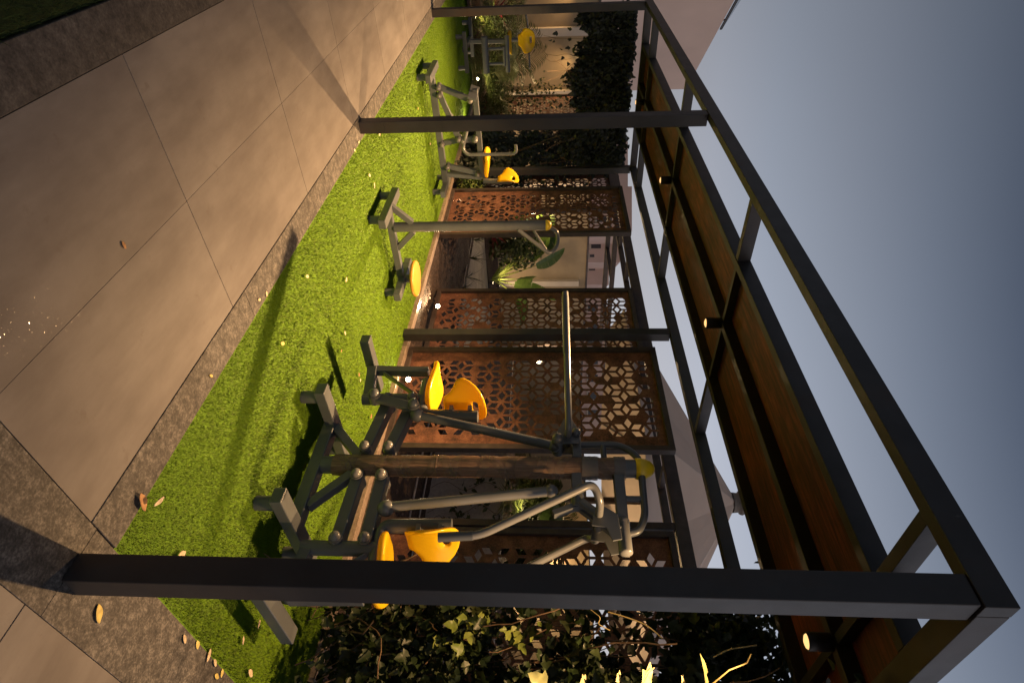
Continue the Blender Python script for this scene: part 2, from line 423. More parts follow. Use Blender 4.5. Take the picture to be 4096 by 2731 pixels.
sheet('far_bed', 1.2, 14, 11.1, 13.3, 90, 30, lambda X, Y: bumps(X, Y)+.02, M['soil'])
sheet('raised_bed', 5.86, 10, 1.2, 6.25, 60, 60, lambda X, Y: bumps(X, Y)+.84, M['soil'])

# ------------------------------------------------------------------ pergola
ZB0, ZB1 = 2.527, 2.615
perg = thing('pergola', 'black steel pergola with two dark wooden slats over the green turf', 'pergola', (1.62,.82,0))
XF, XB, PW = 1.575, 3.605, .088
YS = (.775, 4.28, 7.86)
for yy in YS:
    for xx in (XF, XB):
        pm = MB().box((xx, yy, .002), (xx+PW, yy+PW, ZB0-.001))
        pm.build('post', M['steel'], perg, .004)
for zz in (.19, .62):
    MB().box((XF-.001, YS[1]-.001, zz), (XF+PW+.001, YS[1]+PW+.001, zz+.0035)).build('weld_seam', M['lamp'], perg)
MB().box((XF-.006, YS[0]-.008, ZB0), (XF+.048, YS[2]+PW, ZB1)).build('front_beam', M['steel'], perg, .003)
MB().box((XB-.005, YS[0]-.008, ZB0), (XB+.06, YS[2]+PW, ZB1)).build('back_beam', M['steel'], perg, .003)
for yy in (YS[0]-.008, YS[1]+.015, YS[2]+.02):
    w = .085 if yy < 1 else .06
    if yy > 7 or yy < 1:
        MB().box((XF+.049, yy, ZB0+.001), (XB-.006, yy+w, ZB1-.001)).build('cross_beam', M['steel'], perg, .003)
SL = (2.02, 2.49, 3.0)
for x in SL:
    MB().box((x, YS[0]+.079, ZB0+.002), (x+.05, YS[2]+.019, ZB1-.002)).build('slab_rail', M['steel'], perg, .003)
LY = (1.07, 3.10, 5.20, 7.27)
for yy in LY:
    r = MB()
    r.box((XF+.049, yy-.025, ZB0+.006), (SL[0]-.001, yy+.025, ZB1-.006))
    r.box((SL[0]+.051, yy-.02, ZB0+.012), (SL[1]-.001, yy+.02, ZB0+.06))
    r.box((SL[1]+.051, yy-.02, ZB0+.012), (SL[2]-.001, yy+.02, ZB0+.06))
    r.box((SL[2]+.051, yy-.025, ZB0+.006), (XB-.006, yy+.025, ZB1-.006))
    r.build('tie_bar', M['steel'], perg, .002)
MB().box((SL[0]+.051, YS[0]+.08, ZB0+.068), (SL[1]-.001, YS[2]+.018, ZB0+.1)).build('wooden_board', M['wood'], perg)
MB().box((SL[1]+.051, YS[0]+.08, ZB0+.068), (SL[2]-.001, YS[2]+.018, ZB0+.1)).build('wooden_board', M['wood'], perg)

# lamps under the middle rail
def light(name, kind, loc, power, col, **kw):
    l = bpy.data.lights.new(name, kind); l.energy = power; l.color = col
    for k, v in kw.items(): setattr(l, k, v)
    o = bpy.data.objects.new(name, l); COL.objects.link(o); o.location = loc; return o
lab = ['black cylinder downlight over the vine, nearest the corner post',
       'black cylinder downlight under the wooden slats above the yellow-seated press',
       'black cylinder downlight under the slats, above the twister stool',
       'black cylinder downlight beside the hanging ivy, farthest from the corner']
LX = 2.515
for yy, lb, pw in zip(LY, lab, (340, 900, 980, 900)):
    L = thing('downlight', lb, 'light', (LX, yy, 2.43), 'downlights under the pergola')
    h = MB().lathe((LX, yy, 2.43), [(.030,.012),(.034,.0),(.036,.003),(.036,.096),(.0,.0965)], 28)
    h.build('housing', M['lamp'], L)
    MB().lathe((LX, yy, 2.433), [(.0,-.008),(.016,-.006),(.027,-.001),(.0295,.004)], 24).build('lens', M['glow'], L)
    sp = light('downlight_beam', 'SPOT', (LX, yy, 2.417), pw, WARM, spot_size=R(102), spot_blend=1.0, shadow_soft_size=.016)
    sp.parent = L; sp.matrix_parent_inverse = Matrix.Translation(-V(L.location))

# ------------------------------------------------------------------ corten screens
def clip(poly, x0, x1, y0, y1):
    def cut(pl, ax, val, keep):
        out = []
        for i in range(len(pl)):
            a, b = pl[i], pl[(i+1) % len(pl)]
            ia = (a[ax]-val)*keep >= -1e-9; ib = (b[ax]-val)*keep >= -1e-9
            if ia: out.append(a)
            if ia != ib:
                t = (val-a[ax])/(b[ax]-a[ax]); out.append((a[0]+(b[0]-a[0])*t, a[1]+(b[1]-a[1])*t))
        return out
    for ax, val, k in ((0,x0,1),(0,x1,-1),(1,y0,1),(1,y1,-1)):
        poly = cut(poly, ax, val, k)
        if len(poly) < 3: return []
    return poly

PWD, PHT, FR, FD = 1.24, 2.37, .05, .06
def screen_sheet(seed):
    rnd = random.Random(seed); mb = MB(); s = .09; th = .004; edge = .012
    x0, x1, y0, y1 = FR, PWD-FR, FR+.0, PHT-FR
    a = s*math.sqrt(3)
    u1 = (a, 0); u2 = (a/2, s*1.5)
    def pt(i, j): return (i*u1[0]+j*u2[0], i*u1[1]+j*u2[1])
    nb = ((1,0),(0,1),(-1,1))
    for j in range(-2, int(y1/(s*1.5))+3):
        for i in range(-40, 60):
            P = pt(i, j)
            if P[0] < -.3 or P[0] > PWD+.3: continue
            for (di, dj) in nb:
                Q = pt(i+di, j+dj)
                mx_, my_ = (P[0]+Q[0])/2, (P[1]+Q[1])/2
                dx, dy = Q[0]-P[0], Q[1]-P[1]; L = math.hypot(dx, dy)
                nx, ny = -dy/L*s/2, dx/L*s/2
                rh = [P, (mx_-nx, my_-ny), Q, (mx_+nx, my_+ny)]
                flower = ((i-j) % 3 == 0) or ((i+di-j-dj) % 3 == 0)
                inside = all(x0+edge+.02 < q[0] < x1-edge-.02 and y0+edge < q[1] < y1-edge for q in rh)
                p_hole = .9 if flower else .72
                if inside and rnd.random() < p_hole:
                    ins = [(mx_+(q[0]-mx_)*.70, my_+(q[1]-my_)*.70) for q in rh]
                    vs = [(0,q[0],q[1]) for q in rh] + [(0,q[0],q[1]) for q in ins] + [(th,q[0],q[1]) for q in rh] + [(th,q[0],q[1]) for q in ins]
                    fs = []
                    for k in range(4):
                        k2 = (k+1) % 4
                        fs += [(k,k+4,k2+4,k2),(8+k,8+k2,12+k2,12+k),(4+k,12+k,12+k2,4+k2)]
                    mb.add(vs, fs)
                else:
                    pl = clip(rh, x0, x1, y0, y1)
                    if len(pl) >= 3:
                        n = len(pl)
                        mb.add([(0,q[0],q[1]) for q in pl]+[(th,q[0],q[1]) for q in pl], [tuple(range(n-1,-1,-1)), tuple(range(n,2*n))])
    return mb
sheets = {}
def screen(x, y0, z0, label, seed, rot=0.0):
    t = thing('corten_screen', label, 'screen', (x, y0, z0), 'perforated rusty screens')
    fr = MB()
    fr.box((0,0,0),(FD,FR,PHT)); fr.box((0,PWD-FR,0),(FD,PWD,PHT))
    fr.box((0,FR+.0005,0),(FD,PWD-FR-.0005,FR)); fr.box((0,FR+.0005,PHT-FR),(FD,PWD-FR-.0005,PHT))
    f = fr.build('frame', M['frame'], None, .003); f.parent = t
    if seed not in sheets:
        sheets[seed] = screen_sheet(seed).build('perforated_sheet', M['corten'])
        sh = sheets[seed]
    else:
        sh = sheets[seed].copy(); COL.objects.link(sh)
    sh.parent = t; sh.location = (.036, 0, 0)
    if rot: t.rotation_euler = (0,0,rot)
    return t
screen(3.765, 3.045, .035, 'rusty cut-out steel screen right behind the near yellow seat', 1)
screen(3.765, 6.40, .035, 'rusty cut-out screen glowing golden low down, behind the slim twister post', 2)
screen(4.235, 4.66, .03, 'rusty cut-out screen left of the middle back post, a small lamp at its foot', 3)
screen(4.30, 1.42, .03, 'rusty cut-out screen half covered by the near leafy vine', 4)
screen(4.235, 7.86, .03, 'narrow view of a rusty screen beside the far back post', 3)
screen(4.235, 11.62, .03, 'small far rusty screen dotted with ivy leaves beyond the rowing machine', 2)

# second pergola behind the screens
p2 = thing('garden_pergola', 'dark slatted steel frame running behind the rusty screens', 'pergola', (4.36,5,0))
MB().box((4.30,.6,2.415),(4.37,9.4,2.525)).build('front_beam', M['frame'], p2, .003)
MB().box((4.78,.6,2.435),(4.83,9.4,2.505)).build('inner_beam', M['frame'], p2, .003)
MB().box((4.371,9.32,2.42),(8.2,9.4,2.5)).build('end_beam', M['frame'], p2, .003)
MB().box((4.831,8.3,2.425),(8.2,8.38,2.5)).build('end_beam', M['frame'], p2, .003)
for yy in (2.1, 2.75, 3.4, 5.0, 5.9, 6.8, 7.7, 8.6):
    MB().box((4.371,yy,2.44),(4.779,yy+.05,2.49)).build('rung', M['frame'], p2, .002)
for xx in (5.8, 6.9):
    MB().box((xx,8.381,2.43),(xx+.06,9.319,2.49)).build('rung', M['frame'], p2, .002)
for (xx, yy) in ((4.30,2.68),(4.30,5.93),(4.30,9.33),(8.13,9.33)):
    MB().box((xx+.002,yy,0),(xx+.062,yy+.06,2.414)).build('post', M['frame'], p2, .003)

# ------------------------------------------------------------------ gym parts
def seat_pad(c, wx, dy, th, yd, name='seat_pad', parent=None):
    """contoured seat; yd = +1/-1 direction the user faces along local y; along = axis"""
    nU, nV = 36, 14; vs = []; fs = []
    def sp(c_, e): return math.copysign(abs(c_)**e, c_)
    for i in range(nV+1):
        ph = -math.pi/2 + math.pi*i/nV
        for k in range(nU):
            th_ = 2*math.pi*k/nU
            cx = sp(math.cos(ph), .35)*sp(math.cos(th_), .62); cy = sp(math.cos(ph), .35)*sp(math.sin(th_), .62); cz = sp(math.sin(ph), .6)
            x = cx*wx/2; y = cy*dy/2; z = cz*th/2
            yy = cy
            z += .011*math.sin(yy*2.6+.3) * (1 if cz > -2 else 0) - .014*max(0, yy-.55)**1.5*2
            z += .012*abs(cx)**2
            x *= 1 - .12*max(0, -yy)
            vs.append((x, y, z))
    for i in range(nV):
        for k in range(nU):
            k2 = (k+1) % nU
            fs.append((i*nU+k, i*nU+k2, (i+1)*nU+k2, (i+1)*nU+k))
    return vs, fs
def xf(vs, c, ydir):
    """local y -> ydir (unit 2D), local x -> perpendicular"""
    dx, dy = ydir; out = []
    for (x, y, z) in vs:
        out.append((c[0] + x*dy + y*dx, c[1] - x*dx + y*dy, c[2] + z))
    return out
def make_seat(c, ydir, parent, mtl, w=.27, d=.33, th=.044):
    vs, fs = seat_pad(None, w, d, th, 1)
    return MB().add(xf(vs, c, ydir), fs, True).build('seat_pad', mtl, parent)
def make_back(c, ydir, parent, mtl, W=.35, H=.262, tilt=.12):
    """shield-shaped backrest shell with a slot; c = bottom centre; faces ydir"""
    half = [(0.0,.0),(.3,.0),(.43,.01),(.46,.05),(.52,.13),(.66,.22),(.86,.29),(.96,.34),(1.0,.42),(.985,.52),(.93,.64),(.82,.77),(.66,.88),(.45,.955),(.22,.99),(0,1.0)]
    out = [(x*W/2, v*H) for x, v in half] + [(-x*W/2, v*H) for x, v in reversed(half[1:-1])]
    # resample evenly
    N = 72
    P = [V(a[0],a[1],0) for a in out]; seg = [(P[(i+1)%len(P)]-P[i]).length for i in range(len(P))]; tot = sum(seg)
    def at(s):
        s %= tot
        for i, L in enumerate(seg):
            if s <= L: return P[i].lerp(P[(i+1)%len(P)], s/L if L else 0)
            s -= L
        return P[0]
    # start so that ring angle matches the slot's
    ring = [at(tot*k/N) for k in range(N)]
    hc = V(0, H*.74, 0)
    slot = []
    for q in ring:
        d = q-hc; a = math.atan2(d.y, d.x)
        slot.append(hc + V(.05*math.copysign(abs(math.cos(a))**.55, math.cos(a)), .019*math.copysign(abs(math.sin(a))**.7, math.sin(a)), 0))
    K = 9; t = .011; vs = []; fs = []
    def surf(q, off):
        x, v = q.x, q.y
        y = .062*(abs(x)/(W/2))**2.2 - tilt*v + .02*math.sin(v/H*3.0)
        return (x, y + off, v)
    for side in (1, -1):
        for k in range(K+1):
            u = k/K
            for q, s_ in zip(ring, slot):
                pnt = s_.lerp(q, u)
                e = 1 - (max(0, u-.86)/.14)**2*.75; e = e*(1-(max(0,.12-u)/.12)**2*.6)
                vs.append(surf(pnt, side*t*e))
    def id_(sd, k, i): return sd*(K+1)*N + k*N + i % N
    for i in range(N):
        for k in range(K):
            fs.append((id_(0,k,i), id_(0,k,i+1), id_(0,k+1,i+1), id_(0,k+1,i)))
            fs.append((id_(1,k,i), id_(1,k+1,i), id_(1,k+1,i+1), id_(1,k,i+1)))
        fs.append((id_(0,K,i), id_(0,K,i+1), id_(1,K,i+1), id_(1,K,i)))
        fs.append((id_(0,0,i), id_(1,0,i), id_(1,0,i+1), id_(0,0,i+1)))
    return MB().add(xf(vs, c, ydir), fs, True).build('backrest', mtl, parent)
def joint(mb, c, r=.036, ax='x'):
    mb.ball(c, r, 16, 10)

# ---- machine 1: double pull-down station (axis along y at x = XM)
XM = 2.62
m1 = thing('pulldown_machine', 'grey double seated pull-down machine with a cardboard-wrapped column and two yellow seats', 'gym machine', (XM,1.99,0))
G, GL = M['gym'], M['gymlight']
MB().bar((XM,1.60,.115),(XM,2.27,.115),.075,.07).build('base_beam', G, m1, .005)
for yy in (1.585, 2.285):
    fb = MB().bar((XM-.30,yy,.125),(XM+.30,yy,.125),.085,.06)
    f = fb.build('foot_bar', G, m1, .005)
    for sx in (-.23,.23):
        MB().tube([(XM+sx,yy,0),(XM+sx,yy,.094)],.036,16).build('foot', G, f)
MB().tube([(XM,1.99,.15),(XM,1.99,1.865)],.049,24).build('column', G, m1)
for sy in (-1,1):
    MB().bar((XM,1.99+sy*.27,.145),(XM,1.99+sy*.055,.34),.05,.05).build('brace', G, m1, .003)
# wrap: slightly crumpled tube
w = MB(); pts = []; rr = []
for k in range(46):
    z = .215 + k*(1.80-.215)/45
    pts.append((XM+.0015*math.sin(k*1.7), 1.99+.0015*math.cos(k*2.3), z)); rr.append(.0578+.0009*math.sin(k*2.1)+random.uniform(-.0006,.0006)+(.003 if k in (16,) else 0))
w.tube(pts, rr, 40); wr = w.build('cardboard_wrap', M['card'], m1)
tp = MB()
for k in range(16):
    z = .28 + k*.094; tilt = .05 if k % 2 else -.03
    vs = []; fs = []; n = 36; hw = .026
    for j in (0,1):
        for q in range(n):
            a = 2*math.pi*q/n; rad = .0618+.0012*math.sin(3*a+k)
            vs.append((XM+rad*math.cos(a), 1.99+rad*math.sin(a), z+(2*j-1)*hw+tilt*math.sin(a+k)))
    for q in range(n): fs.append((q,(q+1)%n,n+(q+1)%n,n+q))
    tp.add(vs, fs, True)
tp.build('tape', M['tape'], wr)
for (za, zb_) in ((1.575,1.66),(1.745,1.806)):
    MB().tube([(XM,1.99,za+(zb_-za)*i/6) for i in range(7)],[.0632+.0015*(i % 2) for i in range(7)],36,False).build('tape', M['tape2'], wr)
MB().tube([(XM,1.99,.785+.004*i) for i in range(4)],[.0600,.0622,.0618,.0598],36,False).build('seam', M['card'], wr)
MB().lathe((XM,1.99,1.862),[(.0,0),(.056,0),(.057,.03),(.054,.05),(.043,.078),(.025,.097),(.0,.104)],28).build('end_cap', M['cap'], m1)

def side(sg, zl, name):
    """seat assembly; sg=+1 far seat (raised), -1 near seat; zl = dict of heights"""
    yc = 1.99
    Y = lambda d: yc + sg*d
    # parallel arms
    for zz0, zz1 in ((.372, zl['a1']), (.506, zl['a2'])):
        a = MB(); 
        a.bar((XM, Y(.095), zz0), (XM, Y(.47), zz1), .076, .064)
        arm = a.build('swing_arm', G, m1, .006)
        for d, zz in ((.095,zz0),(.47,zz1)):
            jb = MB(); jb.tube([(XM-.052,Y(d),zz),(XM+.052,Y(d),zz)],.034,16); jb.ball((XM-.056,Y(d),zz),.028); jb.ball((XM+.056,Y(d),zz),.028)
            jb.build('pivot', M['bolt'], arm)
    for zz in (.372, .506): MB().bar((XM, Y(.05), zz), (XM, Y(.10), zz), .05, .05).build('bracket', G, m1, .003)
    zb = zl['tb']
    MB().tube([(XM,Y(.5),zb),(XM,Y(.5),zb+.375)],.037,18).build('upright_tube', G, m1)
    fp = MB().bar((XM,Y(.52),zb+.03),(XM,Y(.77),zb-.0),.062,.06)
    fp.bar((XM,Y(.755),zb+.02),(XM,Y(.745),zb+.37),.05,.05)
    fp.bar((XM,Y(.73),zb+.08),(XM,Y(.53),zb+.33),.04,.012)
    fp.build('seat_frame', G, m1, .004)
    MB().bar((XM-.215,Y(.825),zb-.02),(XM+.235,Y(.825),zb-.02),.075,.06).build('footrest', G, m1, .005)
    zs = zb+.425
    lt = MB().tube(arc([(XM,Y(.66),zs-.047),(XM,Y(.375),zs-.047),(XM,Y(.365),zs+.30)],.05,5),.036,14)
    ltube = lt.build('backrest_tube', G, m1)
    make_seat((XM, Y(.60), zs+.0), (0, sg), m1, M['yellow'])
    make_back((XM, Y(.44), zs+.085), (0, sg), m1, M['yellow'], tilt=.1)
    for dz in (.14,.25):
        bk = MB(); bk.bar((XM-.04, Y(.40), zs+dz),(XM+.04, Y(.40), zs+dz),.04,.022).ball((XM-.03,Y(.385),zs+dz),.009)
        bk.build('clip', M['bolt'], ltube)
side(+1, dict(a1=.425, a2=.575, tb=.255), 'far')
side(-1, dict(a1=.360, a2=.505, tb=.19), 'near')

# upper works
u = MB()
u.bar((XM,2.03,1.553),(XM,2.19,1.553),.05,.05)
u.build('upper_bar', G, m1, .004)
pl = MB()   # left plate bracket
for sx in (-.045,.045):
    q = [(2.12,1.44),(2.17,1.43),(2.30,1.485),(2.30,1.53),(2.20,1.575),(2.12,1.565)]
    vs = [(XM+sx-.004,a,b) for a,b in q]+[(XM+sx+.004,a,b) for a,b in q]; n = len(q)
    pl.add(vs, [tuple(range(n-1,-1,-1)),tuple(range(n,2*n))]+[(k,(k+1)%n,n+(k+1)%n,n+k) for k in range(n)])
pl.tube([(XM-.06,2.145,1.448),(XM+.06,2.145,1.448)],.032,14).ball((XM-.062,2.145,1.448),.03)
pl.ball((XM-.06,2.19,1.553),.026)
pl.build('lever_plate', G, m1, .002)
h1 = MB()
h1.tube(arc([(XM+.12,2.20,1.508),(XM-.14,2.16,1.508),(XM-.44,2.99,1.50)],.05,5),.0195,14)
hl = h1.build('pull_handle', GL, m1)
MB().tube([(XM-.295,2.59,1.503),(XM-.43,2.963,1.5)],.0215,14).build('grip', G, hl)
lk = MB().bar((XM-.085,2.425,.36),(XM-.085,2.345,.612),.03,.06).build('link_bar', G, m1, .006)
for (yy, zz) in ((2.425,.36),(2.345,.612)):
    MB().tube([(XM-.115,yy,zz),(XM-.05,yy,zz)],.036,16).ball((XM-.117,yy,zz),.033).build('pivot', G, lk)
MB().tube([(XM-.06,2.31,.632),(XM,2.14,1.43)],.027,14).ball((XM-.06,2.31,.632),.042).ball((XM,2.14,1.43),.036).build('push_rod', G, m1)
# right side
u = MB(); u.bar((XM,1.945,1.545),(XM,1.82,1.545),.055,.055); u.tube([(XM,1.84,1.545),(XM,1.74,1.545)],.034,18)
u.build('lower_bar', G, m1, .004); u = MB(); u.bar((XM,1.945,1.768),(XM,1.64,1.764),.055,.055); u.build('upper_bar', G, m1, .004)
MB().tube([(XM,1.66,1.765),(XM,1.50,1.765)],.034,20).ball((XM,1.66,1.765),.036).ball((XM,1.50,1.765),.034,sc=(1,.4,1)).build('stop_buffer', GL, m1)
pl = MB(); q = [(1.70,1.625),(1.72,1.655),(1.665,1.735),(1.53,1.745),(1.52,1.70),(1.59,1.675),(1.60,1.605)]; n = len(q)
vs = [(XM-.07,a,b) for a,b in q]+[(XM-.062,a,b) for a,b in q]
pl.add(vs, [tuple(range(n-1,-1,-1)),tuple(range(n,2*n))]+[(k,(k+1)%n,n+(k+1)%n,n+k) for k in range(n)])
vs = [(XM+.062,a,b) for a,b in q]+[(XM+.07,a,b) for a,b in q]
pl.add(vs, [tuple(range(n-1,-1,-1)),tuple(range(n,2*n))]+[(k,(k+1)%n,n+(k+1)%n,n+k) for k in range(n)])
pl.bar((XM-.03,1.76,1.56),(XM-.03,1.60,1.74),.03,.035); pl.bar((XM+.03,1.76,1.56),(XM+.03,1.60,1.74),.03,.035)
pl.bar((XM,1.70,1.42),(XM,1.76,1.56),.04,.03)
pl.build('lever_plate', G, m1, .002)
h2 = MB()
hp = [(XM-.25,1.415,.90),(XM-.25,1.432,1.09),(XM-.25,1.74,1.585),(XM-.25,1.70,1.66),(XM-.19,1.665,1.652),(XM+.19,1.665,1.652),(XM+.25,1.70,1.66),(XM+.25,1.74,1.585),(XM+.25,1.432,1.09),(XM+.25,1.415,.90)]
hp = [(XM-.24,1.415,.91),(XM-.24,1.432,1.09),(XM-.24,1.722,1.61),(XM-.18,1.66,1.645),(XM+.18,1.66,1.645),(XM+.24,1.722,1.61),(XM+.24,1.432,1.09),(XM+.24,1.415,.91)]
h2.tube(arc(hp,.055,6),.0195,14)
hr = h2.build('pull_handle', GL, m1)
MB().tube([(XM-.24,1.4165,.905),(XM-.24,1.43,1.06)],.0215,14).build('grip', G, hr)
MB().tube([(XM-.03,1.705,.575),(XM-.03,1.82,1.41)],.027,14).ball((XM-.03,1.70,.57),.044).ball((XM-.03,1.82,1.41),.036).build('push_rod', GL, m1)
lp = MB().tube(arc([(XM,2.15,1.56),(XM,2.155,1.80),(XM,2.06,1.897),(XM,1.70,1.88),(XM,1.615,1.84),(XM,1.60,1.785)],.09,6),.019,14)
lp.tube([(XM,2.03,1.70),(XM,2.15,1.70)],.017,10); lp.tube([(XM,1.80,1.79),(XM,1.80,1.88)],.016,10)
lp.build('guard_loop', G, m1)

# ---- machine 2: standing twister (axis along x at y = YT)
YT = 4.27
m2 = thing('waist_twister', 'slim grey waist twister with round orange stool and yellow-capped post', 'gym machine', (2.44,YT,0))
MB().bar((2.27,YT,.10),(2.95,YT,.10),.06,.055).build('base_beam', G, m2, .004)
for xx in (2.26, 2.955):
    f = MB().bar((xx,YT-.28,.115),(xx,YT+.28,.115),.075,.06).build('foot_bar', G, m2, .005)
    for sy in (-.2,.2): MB().tube([(xx,YT+sy,0),(xx,YT+sy,.084)],.034,14).build('foot', G, f)
MB().tube([(2.44,YT,.128),(2.44,YT,1.375)],.041,24).build('column', G, m2)
for sx in (-1,1): MB().bar((2.44+sx*.20,YT,.12),(2.44+sx*.04,YT,.28),.045,.045).build('brace', G, m2, .003)
MB().lathe((2.44,YT,1.373),[(.0,0),(.042,0),(.042,.01),(.036,.03),(.02,.043),(.0,.046)],24).build('end_cap', M['cap'], m2)
hh = MB().tube(arc([(2.46,YT-.03,1.15),(2.655,YT-.10,1.41),(2.61,YT-.02,1.475),(2.52,YT+.05,1.47),(2.46,YT+.02,1.36)],.05,6),.0165,12)
hh.tube([(2.475,YT+.02,1.26),(2.635,YT-.085,1.385)],.011,10)
hh.build('handle_loop', GL, m2)
MB().tube([(2.955,YT,.12),(2.955,YT,.205)],.037,16).build('stool_stem', G, m2)
MB().lathe((2.955,YT,.205),[(.0,0),(.145,0),(.158,.008),(.16,.022),(.155,.034),(.14,.038),(.0,.039)],40).build('stool_top', M['stool'], m2)

# ---- machine 3: rowing / riding machine, axis along x
YR = 6.75
k3 = 1.027
X3 = lambda x: x*k3
Z3 = lambda z: 1.4+(z-1.4)*k3
m3 = thing('rowing_machine', 'long grey rowing machine with yellow seat beyond the middle front post', 'gym machine', (2.6,YR,0))
MB().bar((X3(1.87),YR,Z3(.148)),(X3(3.18),YR,Z3(.165)),.07,.07).build('base_beam', G, m3, .005)
for xx in (1.95, 3.27):
    f = MB().bar((xx,YR-.28,.13),(xx,YR+.28,.13),.08,.06).build('foot_bar', G, m3, .005)
    for sy in (-.2,.2): MB().tube([(xx,YR+sy,0),(xx,YR+sy,.098)],.035,14).build('foot', G, f)
def lev(p, q, name='lever', w=.045, h=.06, oy=0):
    a = MB().bar((X3(p[0]),YR+oy,Z3(p[1])),(X3(q[0]),YR+oy,Z3(q[1])),w,h).build(name, G, m3, .004)
    for c in (p, q):
        b = MB(); b.tube([(X3(c[0]),YR+oy-.05,Z3(c[1])),(X3(c[0]),YR+oy+.05,Z3(c[1]))],.032,14).ball((X3(c[0]),YR+oy-.052,Z3(c[1])),.03)
        b.build('pivot', M['bolt'], a)
lev((2.055,.215),(2.20,.545)); lev((2.136,.215),(2.39,.305)); lev((2.39,.305),(2.605,.385),oy=-.05)
lev((2.68,.18),(2.63,.43)); lev((2.955,.215),(3.045,.565)); lev((2.63,.43),(2.62,.57),oy=-.04)
MB().bar((X3(2.09),YR,Z3(.603)),(X3(3.1),YR,Z3(.612)),.055,.06).build('sliding_beam', G, m3, .004)
MB().bar((X3(3.055),YR,Z3(.19)),(X3(3.10),YR,Z3(.60)),.06,.05).build('rear_post', G, m3, .004)
MB().bar((X3(2.13),YR-.2,Z3(.585)),(X3(2.13),YR+.2,Z3(.585)),.03,.10,(.4,0,1)).build('foot_plate', G, m3, .004)
MB().tube(arc([(X3(2.50),YR-.06,Z3(.49)),(X3(2.71),YR-.12,Z3(.425)),(X3(2.765),YR-.14,Z3(.48)),(X3(2.765),YR-.14,Z3(.99)),(X3(2.74),YR-.14,Z3(1.03)),(X3(2.66),YR-.14,Z3(1.03))],.05,5),.019,12).build('handle_bar', GL, m3)
make_seat((X3(2.92), YR, Z3(.675)), (-1, 0), m3, M['yellow'], .33, .33, .05)
make_back((X3(3.135), YR, Z3(.79)), (-1, 0), m3, M['yellow'], .34, .262, .08)
MB().tube([(X3(3.15),YR,Z3(.62)),(X3(3.165),YR,Z3(.96))],.03,12).build('backrest_tube', G, m3)

# ---- machine 4: leg press / curl at the far end
m4 = thing('leg_extension_machine', 'grey leg extension machine with yellow seat, farthest away by the palms', 'gym machine', (2.55,10.2,0))
MB().bar((2.5,9.68,.11),(2.55,10.55,.11),.07,.06).build('base_beam', G, m4, .004)
for yy in (9.68, 10.55):
    f = MB().bar((2.25,yy,.13),(2.83,yy,.13),.075,.055).build('foot_bar', G, m4, .004)
    for xx in (2.32,2.76): MB().tube([(xx,yy,0),(xx,yy,.103)],.035,12).build('foot', G, f)
MB().bar((2.55,10.35,.13),(2.55,10.30,.72),.07,.06).build('seat_post', G, m4, .004)
MB().tube([(2.40,9.98,.40),(2.93,9.98,.40)],.052,18).build('roller', GL, m4)
MB().tube([(2.40,10.0,.745),(2.93,10.0,.745)],.035,16).build('crossbar', GL, m4)
fr = MB()
for xx in (2.58,2.80): fr.tube([(xx,9.99,.42),(xx,10.0,.70)],.022,12)
fr.tube([(2.55,9.99,.70),(2.84,9.99,.70)],.026,12)
fr.build('swing_frame', GL, m4)
make_seat((2.55,10.22,.775), (0,-1), m4, M['yellow'], .34, .3, .05)
make_back((2.57,10.42,.90), (0,-1), m4, M['yellow'], .38, .28, .08)
MB().tube([(2.57,10.44,.70),(2.57,10.45,1.05)],.03,12).build('backrest_tube', G, m4)
MB().tube(arc([(2.15,10.1,1.05),(2.36,10.42,1.06),(2.74,10.44,1.07),(2.92,10.1,1.09)],.06,5),.015,10).build('arm_bar', GL, m4)

# ------------------------------------------------------------------ leaf clouds
LOBE = np.array([(0,0,0),(.30,.18,.05),(.46,.42,.02),(.27,.50,.04),(.22,.80,0),(0,1.05,-.08),(-.22,.80,0),(-.27,.50,.04),(-.46,.42,.02),(-.30,.18,.05),(0,.45,-.03)], dtype=float)
LOBEF = [(10,0,1),(10,1,2),(10,2,3),(10,3,4),(10,4,5),(10,5,6),(10,6,7),(10,7,8),(10,8,9),(10,9,0)]
OVAL = np.array([(0,0,0),(.2,.22,.03),(.27,.5,.03),(.17,.8,0),(0,1.05,-.06),(-.17,.8,0),(-.27,.5,.03),(-.2,.22,.03),(0,.5,-.03)], dtype=float)
OVALF = [(8,0,1),(8,1,2),(8,2,3),(8,3,4),(8,4,5),(8,5,6),(8,6,7),(8,7,0)]
def leaves(name, pos, nrm, size, m, parent=None, shape='lobe', jitter=.6, tip=None):
    pos = np.asarray(pos, float); n = len(pos)
    nrm = np.asarray(nrm, float) + rng.normal(0, jitter, (n, 3)); nrm /= np.linalg.norm(nrm, axis=1)[:,None]
    t = rng.normal(0, 1, (n, 3)) if tip is None else np.asarray(tip, float) + rng.normal(0, .45, (n, 3))
    t -= nrm*(t*nrm).sum(1)[:,None]; t /= np.linalg.norm(t, axis=1)[:,None]
    b = np.cross(t, nrm)
    base, F = (LOBE, LOBEF) if shape == 'lobe' else (OVAL, OVALF)
    sz = np.asarray(size)*rng.uniform(.55, 1.25, n)
    asp = rng.uniform(.8, 1.15, n)
    curl = rng.uniform(-.6, .9, n)
    lx = base[None,:,0]*asp[:,None]; ly = base[None,:,1]; lz = base[None,:,2]*2 + curl[:,None]*.35*(lx**2) - .12*ly**2*np.abs(curl)[:,None]
    vs = pos[:,None,:] + sz[:,None,None]*(lx[...,None]*b[:,None,:] + ly[...,None]*t[:,None,:] + lz[...,None]*nrm[:,None,:])
    k = base.shape[0]
    f = np.array(F)[None] + (np.arange(n)*k)[:,None,None]
    return raw_mesh(name, vs.reshape(-1,3), f.reshape(-1), 3, m, parent, True)

